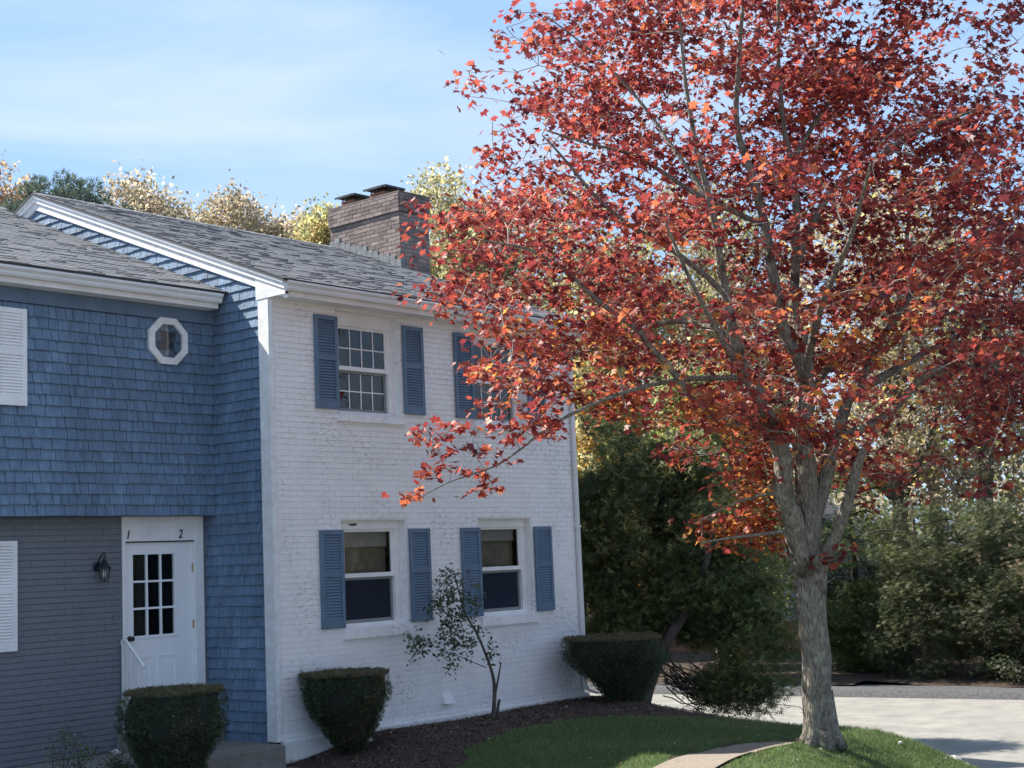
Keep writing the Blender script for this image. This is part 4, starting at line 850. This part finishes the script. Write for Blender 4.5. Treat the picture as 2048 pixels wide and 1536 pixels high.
BG = [ # name, label, x, y, top, rx, rz, palette
 ('oak_tree','tan leaved tree at the far left behind the pine',10.2,24.6,13.9,1.6,3.2,[(.42,.30,.18),(.46,.34,.20),(.38,.27,.16)]),
 ('oak_tree','tall tan tree just right of the dark pine, above the roof ridge',14.5,23.0,13.7,1.7,3.3,TAN),
 ('oak_tree','broad tan tree above the middle of the roof ridge',17.5,22.7,13.7,1.9,3.1,TAN),
 ('oak_tree','lower tan tree above the ridge, left of the chimney gap',19.3,21.4,12.9,1.6,2.9,TAN),
 ('oak_tree','small yellow tree showing at the left edge of the chimney',16.9,17.5,12.05,1.0,2.6,YEL),
 ('oak_tree','olive yellow tree standing directly behind the chimney',19.2,14.8,13.0,1.75,3.8,[(.36,.33,.18),(.40,.36,.20),(.31,.29,.15)]),
 ('oak_tree','yellow tree seen through the left of the red crown',20.0,11.2,12.0,2.4,4.4,YEL+TAN),
 ('oak_tree','tall yellow tree seen through the middle of the red crown',24.2,9.5,12.6,2.5,5.0,YEL+TAN)]
for i, (nm, lb, x, y, zt, rx, rz, pal) in enumerate(BG):
    leafy_tree(nm, lb, 'tree', (x, y, -1), upright(x, y, -1, zt-.8, .24, seed=i+2), [(x, y, zt-rz, rx*1.2, rx*1.2, rz), (x+.5*rx, y-.3, zt-rz*1.2, rx*1.1, rx, rz*.85)], 760, 46, (.18,.18,.25), .14, pal, M['leaf_bg'], M['bark_g'], diamond(.32), 'budding trees behind the houses', .1, i+31, .05, None, .008, (0, 0, .8))
SP = [ # sparse trees with bare limbs on the right
 ('bare_tree','sparse tan tree with two gray stems behind the maple trunk',19.7,1.9,10.5,2.3,4.2,.24),
 ('bare_tree','sparse pale tree with a thick gray trunk right of the maple trunk',20.9,.3,9.6,2.3,4.0,.26),
 ('bare_tree','sparse tan tree with bare slanting limbs at the right edge',22.6,-2.6,9.8,2.6,4.4,.22),
 ('bare_tree','thin budding tree rising behind the upper right of the red crown',27.5,4.4,13.2,2.6,5.2,.22)]
for i, (nm, lb, x, y, zt, rx, rz, r0) in enumerate(SP):
    tk = upright(x, y, -.8, zt-.6, r0, (random.uniform(-.6, .6), random.uniform(-.6, .6)), 6, 50+i)
    if i == 2: tk += [[(x,y,1.2,.16),(x-.6,y+.9,3.2,.12),(x-.3,y-1.2,5.0,.09),(x+.2,y-2.6,6.8,.05)],[(x,y,1.6,.15),(x-.5,y-1.2,3.4,.11),(x-.6,y-2.6,5.6,.06)],[(x,y,2.2,.12),(x+.1,y+1.2,3.9,.08),(x,y+2.2,6.2,.04)]]
    leafy_tree(nm, lb, 'tree', (x, y, -.8), tk, [(x, y, zt-rz, rx, rx, rz)], 620, 16, (.16,.16,.18), .13, TAN+[(.50,.42,.14)], M['leaf_bg'], M['bark_g'], diamond(.36), 'half bare trees beyond the driveway', .1, i+61, .05, None, .009, (0, 0, .3))
leafy_tree('birch_tree', 'yellow leaved tree beside the right corner of the white house', 'tree', (14.6, 6.1, -.9), upright(14.6, 6.1, -.9, 6.8, .12, seed=3), [(14.6, 6.1, 5.1, .85, .85, 2.4), (14.9, 5.8, 2.2, .95, .95, 1.7)], 300, 34, (.13,.13,.2), .12, YEL+[(.55,.30,.06)], M['leaf_bg'], M['bark_g'], diamond(.4), None, .2, 71, .03, None, .006, (0, 0, -.6))
leafy_tree('birch_tree', 'yellow green tree between the dark evergreen and the maple trunk', 'tree', (17.6, 5.4, -.9), upright(17.6, 5.4, -.9, 6.2, .11, seed=5), [(17.5, 5.6, 3.9, 1.35, 1.35, 2.7), (17.9, 4.8, 1.5, 1.25, 1.25, 1.9)], 420, 34, (.15,.15,.18), .12, YEL+GRN, M['leaf_bg'], M['bark_g'], diamond(.4), None, .3, 72, .03, None, .006)
# pine with round needle tufts
pw = (9.75, 19.6); pine = empty('pine_tree', (pw[0], pw[1], -1), 'dark blue green pine above the left roof peak', 'tree'); w_ = Wood()
for l in upright(pw[0], pw[1], -1, 11.9, .22, seed=8): w_.limb(l, 7, 4)
pts = []; rs = random.Random(4)
while len(pts) < 460:
    v = Vector((rs.uniform(-1, 1), rs.uniform(-1, 1), rs.uniform(-1, 1)))
    if v.length < 1: pts.append(np.array((pw[0]+v.x*2.0, pw[1]+v.y*1.9, 9.95+v.z*2.4)))
w_.grow(pts, .05, 0, .01, .1); w_.mb.build('trunk', M['bark_d'], pine, smooth=True)
P = []; D_ = []
for p in pts:
    d = rng.normal(size=(110, 3)); d /= np.linalg.norm(d, axis=1)[:, None]; d[:, 2] += .25; P.append(p+d*.13); D_.append(d)
P = np.concatenate(P); D_ = np.concatenate(D_); n_ = len(P); ax = basis(n_, 0, D_)
leaf_mesh('crown', P, rng.uniform(.09, .16, n_), mixcol(n_, [(.085,.125,.10),(.11,.155,.12),(.06,.09,.08),(.15,.18,.12)]), (np.array([(0,-.10,0),(0,.10,0),(1,.03,0),(1,-.03,0)]), [(0,1,2,3)]), (D_/np.linalg.norm(D_, axis=1)[:, None], ax[1], np.cross(D_, ax[1])), M['needle'], pine, 'stuff')

# ---- evergreens
EVG = [(.062,.088,.036),(.085,.115,.042),(.048,.068,.03),(.125,.15,.05),(.18,.175,.06)]
def evergreen(name, label, base, trunks, lobes, nspr, size, pal, group=None, up=.4, drop=(0, 0, -.5), seed=1, nb=90, wl=.14):
    t = empty(name, base, label, 'tree', group); w_ = Wood(); rs = random.Random(seed)
    for l in trunks: w_.limb(l, 8, 5)
    tot = sum(l[3]*l[4]*l[5] for l in lobes); S = []; tg = []
    for (cx, cy, cz, rx, ry, rz) in lobes:
        k = int(nspr/30*rx*ry*rz/tot); c = 0
        while c < k:
            v = Vector((rs.uniform(-1, 1), rs.uniform(-1, 1), rs.uniform(-1, 1)))
            if v.length > 1 or v.length < .25: continue
            p = Vector((cx+v.x*rx, cy+v.y*ry, cz+v.z*rz)); c += 1
            if noise.noise(p*1.3+Vector((0, seed, 0))) < -.14: continue
            S.append(np.array(p))
    w_.grow(rs.sample(S, min(nb, len(S))), .03, .03, .004, .1, seed); w_.mb.build('trunk', M['bark_d'], t, smooth=True)
    P = np.concatenate([s+rng.normal(size=(30, 3))*np.array([.15, .15, .07]) for s in S]); n_ = len(P); Cc = np.array([base[0], base[1], 0])
    out = (P-Cc)*np.array([1, 1, 0]); out /= np.linalg.norm(out, axis=1)[:, None]+.1
    D_ = out*.8+rng.normal(size=(n_, 3))*.55+np.array(drop)
    C_ = np.repeat(mixcol(len(S), pal, None, .2), 30, axis=0)*(1+.2*rng.normal(size=(n_, 1))).clip(.5, 1.7)
    leaf_mesh('crown', P, rng.uniform(size*.7, size*1.3, n_), C_, spray(5, wl), basis(n_, up, D_), M['needle'], t, 'stuff'); return t
evergreen('arborvitae', 'big dark leaning evergreen beside the right corner of the white house', (6.75, -.2, -.3),
   [[(6.75,-.2,-.35,.10),(7.05,-.35,.4,.09),(7.45,-.62,1.1,.08),(7.75,-.85,1.9,.06),(7.8,-.9,2.9,.04)],[(6.85,.2,-.35,.09),(6.9,.25,1.2,.08),(7.0,.2,2.6,.05),(7.05,.15,3.8,.02)],[(7.05,.5,-.4,.08),(7.6,.3,1.2,.07),(7.9,.1,2.6,.05),(8,0,3.6,.02)]],
   [(6.95,.35,2.15,.72,.72,1.9),(7.75,-.35,2.0,.85,.8,1.75),(8.0,-.95,1.05,.72,.75,1.25),(7.0,.3,.75,.6,.5,.95),(8.35,-1.2,.3,.55,.6,.85),(7.9,-1.0,.0,.55,.5,.55),(7.45,-.75,.35,.5,.45,.75)], 82000, .12, EVG, None, .3, (0, 0, -.35), 5, 140, .07)
# bare hanging twigs under its skirt
tw = MB(); rs = random.Random(6)
for k in range(30):
    a = Vector((7.0+rs.uniform(-.1, .35), -.4+rs.uniform(-.25, .2), .0+rs.uniform(-.2, .3))); b = Vector((rs.uniform(7.4, 8.8), rs.uniform(-1.8, -.5), rs.uniform(-.6, -.2))); pts = []
    for q in range(8):
        u = q/7; p = a.lerp(b, u); p.z -= .16*math.sin(u*math.pi); p += Vector(noise.noise_vector(p*3+Vector((k, 0, 0))))*.09; pts.append(p)
    tw.tube(pts, [.012-.0012*q for q in range(8)], 4, False)
    for w2 in range(4): q_ = pts[rs.randint(2, 7)]; tw.tube([q_, q_+Vector((rs.uniform(-.1, .15), rs.uniform(-.25, .1), rs.uniform(-.2, -.02))), q_+Vector((rs.uniform(-.1, .35), rs.uniform(-.4, .1), rs.uniform(-.25, .0)))], [.006, .004, .002], 3, False)
arb = [o for o in bpy.data.objects if o.name == 'arborvitae'][0]; tw.build('hanging_twigs', M['bark_d'], arb, smooth=True, kind='stuff')
HEM = [ # x, y, top, r, label
 (18.12,2.16,4.23,1.26,'mid green hemlock right behind the maple trunk across the driveway'),
 (17.14,0.20,2.83,1.16,'dark hemlock second from the maple trunk along the kerb'),
 (17.46,-1.22,2.72,1.26,'dark spreading hemlock third from the maple trunk along the kerb'),
 (17.79,-3.07,2.94,1.43,'dark hemlock at the right edge of the view along the kerb')]
pal_h = [(.055,.068,.034),(.075,.09,.04),(.044,.055,.029),(.10,.11,.048)]; hem0 = None
for i, (x, y, zt, r_, lb) in enumerate(HEM):
    tk = [[(x,y,-.95,.09),(x+.05,y,.8,.07),(x,y+.05,zt-.1,.02)]]+[[(x,y,z,.03),(x+math.cos(a)*r_*.6,y+math.sin(a)*r_*.6,z+.12,.018),(x+math.cos(a)*r_,y+math.sin(a)*r_,z-.02,.006)] for z, a in [(z0, random.uniform(0, 6.28)) for z0 in np.arange(-.2, zt-.6, .16)]]
    evergreen('hemlock', lb, (x, y, -.95), tk, [(x, y, .3, r_, r_, 1.2), (x, y, 1.4, r_*.85, r_*.85, zt-1.4)], 42000, .11, pal_h if i else [(.07,.10,.03),(.10,.135,.035),(.05,.075,.025)], 'hemlocks along the kerb', .8, (0, 0, -.25), 80+i, 110, .055)
leafy_tree('shrub', 'low dark shrub under the hemlocks at the right edge', 'shrub', (16.48, -2.52, -.9), [[(16.48,-2.52,-.95,.03),(16.48,-2.52,-.4,.02)]], [(16.48,-2.52,-.5,.6,1.1,.45)], 120, 18, (.1,.1,.06), .06, pal_h, M['needle'], M['bark_d'], diamond(.4), None, .3, 5, .01)
leafy_tree('sapling', 'thin olive sapling in the gap left of the maple trunk', 'tree', (16.4, 3.9, -.9), [[(16.4,3.9,-.95,.04),(16.45,3.9,.5,.03),(16.55,3.8,1.8,.02),(16.5,3.8,2.9,.008)],[(16.2,4.1,-.95,.03),(16.15,4.1,.9,.02),(16.1,4.2,2.2,.008)]], [(16.5,3.8,1.6,.9,.9,1.3)], 110, 12, (.13,.13,.1), .075, GRN+YEL, M['leaf_bg'], M['bark_d'], diamond(.4), None, .4, 15, .012)
# neighbour's house glimpsed in the gap
nb = empty('neighbor_house', (26.5, 9.4, -1), 'gray sided house barely visible through the gap beyond the driveway', 'house')
q = MB(); q.box(24.6, 30, 7.5, 13, -1.05, -.1); q.build('brick_base', M['brickred'], nb)
q = MB(); q.box(24.62, 29.98, 7.52, 12.98, -.1, 2.2); wl_ = q.build('wall', M['siding'], nb)
for k in range(14): piece('clapboard', 'clapboard', M['siding'], uwedge, wl_, (24.62, 7.52, -.1+k*.165), (5.36, .02, .17))
q = MB(); q.prism([(7.2,2.15),(13.3,2.15),(10.25,3.9)], 'x', 24.4, 30.2); q.build('roof', M['roof_deck'], nb)

# ---- clipped yews: flaring cups with a flat sheared top
def yew(label, c, z0, z1, r_top, r_bot, seed, lean=(0, 0), dead=.5):
    t = empty('clipped_yew', (c[0], c[1], z0), label, 'shrub', 'clipped yew bushes by the houses'); rs = random.Random(seed); H = z1-z0
    def rad(a, u): 
        return (r_bot+(r_top-r_bot)*min(1, u*1.45)**.95)*(1+.14*noise.noise(Vector((math.cos(a)*1.7, math.sin(a)*1.7, u*2.4+seed)))+.07*noise.noise(Vector((math.cos(a)*5, math.sin(a)*5, u*6+seed)))) * (1 if u < .93 else 1-.35*(u-.93))
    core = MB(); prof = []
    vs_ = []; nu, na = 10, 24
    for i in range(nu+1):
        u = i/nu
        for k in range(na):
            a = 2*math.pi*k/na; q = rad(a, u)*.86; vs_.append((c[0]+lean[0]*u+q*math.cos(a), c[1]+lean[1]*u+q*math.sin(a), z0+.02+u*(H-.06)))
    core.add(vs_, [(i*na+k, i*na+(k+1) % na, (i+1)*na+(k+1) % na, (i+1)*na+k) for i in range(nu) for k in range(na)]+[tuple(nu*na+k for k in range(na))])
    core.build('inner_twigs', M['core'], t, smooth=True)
    st_ = MB()
    for k in range(7):
        a = k*.9; st_.tube([(c[0]+.05*math.cos(a), c[1]+.05*math.sin(a), z0-.05), (c[0]+.09*math.cos(a), c[1]+.09*math.sin(a), z0+.12), (c[0]+rad(a, .3)*.7*math.cos(a), c[1]+rad(a, .3)*.7*math.sin(a), z0+.3*H)], [.02, .018, .01], 5)
    for k in range(16):
        a = rs.uniform(0, 6.28); u = rs.uniform(.15, .7); q = rad(a, u); st_.tube([(c[0]+q*.7*math.cos(a), c[1]+q*.7*math.sin(a), z0+u*H-.05), (c[0]+q*1.06*math.cos(a), c[1]+q*1.06*math.sin(a), z0+u*H+.02)], [.006, .003], 3)
    st_.build('twigs', M['bark_d'], t, smooth=True, kind='stuff')
    P = []; Nn = []; top = []
    for k in range(21000):
        if rs.random() < .30:
            a = rs.uniform(0, 6.28); q = rad(a, 1)*math.sqrt(rs.random()); P.append((c[0]+lean[0]+q*math.cos(a), c[1]+lean[1]+q*math.sin(a), z1-.02+rs.gauss(0, .012)+.012*noise.noise(Vector((q*math.cos(a)*6, q*math.sin(a)*6, seed))))); Nn.append((rs.gauss(0, .5), rs.gauss(0, .5), 1)); top.append(1)
        else:
            a = rs.uniform(0, 6.28); u = rs.random()**.8; q = rad(a, u)*rs.uniform(.84, 1.03)
            if noise.noise(Vector((math.cos(a)*3.5, math.sin(a)*3.5, u*5+seed*3))) < -.38*(1.2-u) : continue
            P.append((c[0]+lean[0]*u+q*math.cos(a), c[1]+lean[1]*u+q*math.sin(a), z0+u*H*.985)); Nn.append((math.cos(a)+rs.gauss(0, .5), math.sin(a)+rs.gauss(0, .5), .35+rs.gauss(0, .5))); top.append(0)
    P = np.array(P); Nn = np.array(Nn); Nn /= np.linalg.norm(Nn, axis=1)[:, None]; top = np.array(top); n_ = len(P)
    C_ = mixcol(n_, [(.05,.072,.040),(.068,.094,.046),(.038,.056,.033),(.09,.115,.05)], None, .25)
    br = np.array([noise.noise(Vector(p*2.3)) for p in P]); kk = (top == 1) | ((br > .22) & (rng.random(n_) < dead)); C_[kk] = mixcol(kk.sum(), [(.15,.115,.06),(.11,.105,.05),(.075,.085,.04),(.16,.11,.07)], None, .25)
    b = np.cross(Nn, rng.normal(size=(n_, 3))); b /= np.linalg.norm(b, axis=1)[:, None]
    sz = rng.uniform(.022, .042, n_); sz[rng.random(n_) < .006] *= 2.2; leaf_mesh('foliage', P, sz, C_, spray(4, .1), (Nn, b, np.cross(Nn, b)), M['needle'], t, 'stuff')
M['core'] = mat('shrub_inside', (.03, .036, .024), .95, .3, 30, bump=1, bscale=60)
yew('clipped cup shaped yew in front of the white door', (-1.86, -.50), -.40, .70, .525, .16, 1)
yew('clipped cup shaped yew against the left of the white brick wall', (.62, -.46), -.24, .67, .51, .11, 2, (-.05, .02), .8)
yew('largest clipped yew, at the right corner of the white house below the evergreen', (5.40, -.87), -.14, .76, .70, .2, 3, (-.05, .1), .15)
# ---- leaning holly sapling by the wall
hs = empty('holly_sapling', (2.83, -.62, -.12), 'small leaning evergreen sapling with dark stem before the white brick wall', 'tree'); w_ = Wood()
w_.limb([(*p, r_) for p, r_ in zip(SAP_stem, (.030,.026,.020,.016,.014,.012,.008,.004))], 7, 4); w_.limb([(*p, r_) for p, r_ in zip(SAP_stub, (.018,.015,.008))], 6, 4)
for s in (SAP_b1, SAP_b2, SAP_b3, SAP_b4, SAP_b5, SAP_b6): w_.limb([(*p, .007-.0018*i) for i, p in enumerate(s)], 5, 4)
w_.limb([(SAP_stem[0][0]+.08, SAP_stem[0][1], -.13, .022), (SAP_stem[0][0]+.11, SAP_stem[0][1], .02, .02), (SAP_stem[0][0]+.15, SAP_stem[0][1], .12, .019)], 7, 3)
sp_ = [np.array(p)+rng.normal(size=3)*.05 for p in SAP_LEAF for _ in range(3)]; w_.grow(sp_, .005, 0, .0018, .12); w_.mb.build('stem', M['bark_d'], hs, smooth=True)
P = np.concatenate([p+rng.normal(size=(12, 3))*.045 for p in sp_]); n_ = len(P)
leaf_mesh('foliage', P, rng.uniform(.055, .085, n_), mixcol(n_, [(.08,.11,.065),(.10,.135,.08),(.055,.08,.05),(.14,.17,.11)]), diamond(.24), basis(n_, .2, rng.normal(size=(n_, 3))+np.array([0, 0, .5])), M['needle'], hs, 'stuff')
# ---- loose plants at the lower left
for lb, x, y, h, w2 in (('feathery green plant at the lower left before the gray brick', -2.78, .0, .66, .28), ('low green plant left of the clipped yew by the door', -2.2, .02, .34, .2), ('tiny green weed beside the base of the door yew', -1.75, -.18, .26, .12)):
    leafy_tree('garden_plant', lb, 'plant', (x, y, -.3), [[(x+random.uniform(-.05,.05), y, -.32, .006), (x+random.uniform(-w2,w2)*.6, y+random.uniform(-.1,.1), -.3+h*.5, .004), (x+random.uniform(-w2,w2), y+random.uniform(-.1,.1), -.3+h, .002)] for _ in range(7)], [(x, y, -.3+h*.62, w2, w2*.7, h*.38)], 46, 16, (.035,.035,.05), .032, [(.10,.14,.06),(.14,.18,.08),(.07,.10,.045)], M['needle'], M['bark_d'], diamond(.25), None, .2, 7, .003, None, .0015, (0, 0, .8))

# ---- lawn blades, mulch chips, small stones
gp = np.stack([rng.uniform(-3, 6.2, 230000), rng.uniform(-7, -1.4, 230000)], 1); k = lawn_in(gp[:, 0], gp[:, 1]); gp = gp[k]
dn = np.array([noise.noise(Vector((p[0]*1.5, p[1]*1.5, 0))) for p in gp]); gp = gp[rng.random(len(gp)) < .75+.5*dn]; n_ = len(gp)
P = np.stack([gp[:, 0], gp[:, 1], ground_z(gp[:, 0], gp[:, 1])], 1)
pt = np.array([noise.noise(Vector((p[0]*.9, p[1]*.9, 5))) for p in gp]); G1 = mixcol(n_, [(.082,.135,.04),(.105,.165,.048),(.068,.11,.035),(.14,.18,.062)], None, .15); G2 = mixcol(n_, [(.18,.19,.08),(.14,.165,.06)], None, .15)
C_ = np.where((pt > .22)[:, None] & (rng.random(n_) < .55)[:, None], G2, G1)
D_ = rng.normal(size=(n_, 3))*np.array([.45, .45, .15])+np.array([0, 0, 1]); D_ /= np.linalg.norm(D_, axis=1)[:, None]; b = np.cross(D_, rng.normal(size=(n_, 3))); b /= np.linalg.norm(b, axis=1)[:, None]
gr = leaf_mesh('grass', P, rng.uniform(.025, .06, n_), C_, (np.array([(0,-.07,0),(0,.07,0),(1,0,.1)]), [(0,1,2)]), (D_, b, np.cross(D_, b)), M['grass']); tag(gr, 'short green grass covering the lawn', 'grass', None, 'stuff')
mp_ = np.stack([rng.uniform(-3, 7, 60000), rng.uniform(-4.2, 0, 60000)], 1); k = mulch_in(mp_[:, 0], mp_[:, 1]) & inpoly(mp_[:, 0], mp_[:, 1], ISLAND) & ~((mp_[:, 0] < -.04) & (mp_[:, 1] > -.35)); mp_ = mp_[k]; n_ = len(mp_)
P = np.stack([mp_[:, 0], mp_[:, 1], ground_z(mp_[:, 0], mp_[:, 1])+rng.uniform(.0, .02, n_)], 1)
mc = leaf_mesh('mulch', P, rng.uniform(.012, .036, n_), mixcol(n_, [(.13,.09,.068),(.085,.06,.046),(.055,.038,.03),(.18,.135,.10)], None, .3), (np.array([(0,-.2,0),(0,.2,.02),(1,.16,0),(1,-.16,.03)]), [(0,1,2,3)]), basis(n_, 1.4), M['chip']); tag(mc, 'dark brown bark mulch covering the planting bed', 'mulch', None, 'stuff')
sp2 = np.stack([rng.uniform(-.5, 5.5, 260), rng.uniform(-6.3, -.3, 260)], 1); sp2 = sp2[lawn_in(sp2[:, 0], sp2[:, 1]) | mulch_in(sp2[:, 0], sp2[:, 1])]; n_ = len(sp2)
fl = leaf_mesh('fallen_bits', np.stack([sp2[:, 0], sp2[:, 1], ground_z(sp2[:, 0], sp2[:, 1])+.03], 1), rng.uniform(.012, .035, n_), mixcol(n_, [(.5,.46,.38),(.35,.28,.2),(.3,.06,.04),(.42,.36,.22)]), diamond(.4), basis(n_, .8), M['grass']); tag(fl, 'small pale fallen leaves and petals scattered on lawn and mulch', 'litter', None, 'stuff')
def stone(label, loc, s, seed):
    bm = bmesh.new(); bmesh.ops.create_icosphere(bm, subdivisions=2, radius=1)
    for v in bm.verts: v.co = Vector((v.co.x*s[0], v.co.y*s[1], v.co.z*s[2]))*(1+.25*noise.noise(v.co*1.7+Vector((seed, 0, 0))))+Vector(loc)
    me = bpy.data.meshes.new('stone'); bm.to_mesh(me); bm.free(); tag(link('stone', me, M['stone']), label, 'stone')
stone('pale stone on the landing at the foot of the gray brick', (-1.45, 1.12, -.06), (.06, .04, .035), 1)
stone('white stone under the yew by the white brick wall', (1.02, -.34, -.16), (.06, .045, .04), 2)
stone('white stone lying on the lawn right of the maple', (4.05, -5.6, float(ground_z(4.05, -5.6))+.03), (.035, .025, .02), 3)
stone('brownish boulder at the lawn edge by the driveway', (4.85, -5.85, float(ground_z(4.85, -5.85))+.02), (.10, .08, .07), 4)

# ---- trees beyond the driveway in front of the house: the windows mirror them
src = [o for o in bpy.data.objects if o.name.split('.')[0] in ('oak_tree', 'hemlock') and o.parent is None]
spots = [(21.5,-13.5,1,1.5),(24,-17.5,2,1.7),(27,-21,7,.9),(19.4,-8.2,1,1.4),(20.2,-10.8,2,1.5),(22.5,-15.3,3,1.5),(25.0,-19.2,1,1.7),(18.8,-6.3,2,1.2),(17.5,-26,5,.8),(31,-15,7,1),(26.5,-23.5,3,1.7)]
for q, (x, y, si, sc) in enumerate(spots):
    o0 = src[si % len(src)]; o = o0.copy(); COL.objects.link(o); b0 = o0.location
    o.location = (x, y, -.9); o.scale = (sc, sc, sc*.62 if 'oak' in o0.name else sc); o.rotation_euler = (0, 0, q*1.3)
    o['label'] = 'tree in the row across the driveway, mirrored in the windows'; o['group'] = 'trees mirrored in the windows'
    for ch in o0.children:
        c = ch.copy(); COL.objects.link(c); c.parent = o; c.matrix_parent_inverse = Matrix.Translation(-Vector(WLOC[o0.name]))

# ---- far woods closing the horizon to the right and behind
fp = []
for k in range(900):
    x = random.uniform(30, 52); y = random.uniform(-26, 34); fp.append((x, y, random.uniform(-.8, 5.2+1.6*noise.noise(Vector((x*.2, y*.2, 0))))))
for k in range(700):
    x = random.uniform(18, 52); y = random.uniform(-62, -27); fp.append((x, y, random.uniform(-.8, 6.5+1.6*noise.noise(Vector((x*.2, y*.2, 0))))))
P = np.concatenate([np.array(p)+rng.normal(size=(60, 3))*np.array([.8, .8, .6]) for p in fp]); n_ = len(P)
fw = leaf_mesh('far_woods', P, rng.uniform(.15, .4, n_), np.repeat(mixcol(len(fp), TAN+GRN+[(.22,.19,.12),(.15,.12,.09)], None, .2), 60, axis=0), diamond(.4), basis(n_, .2), M['leaf_bg']); tag(fw, 'hazy mass of far woods beyond the driveway trees', 'woods', None, 'stuff')
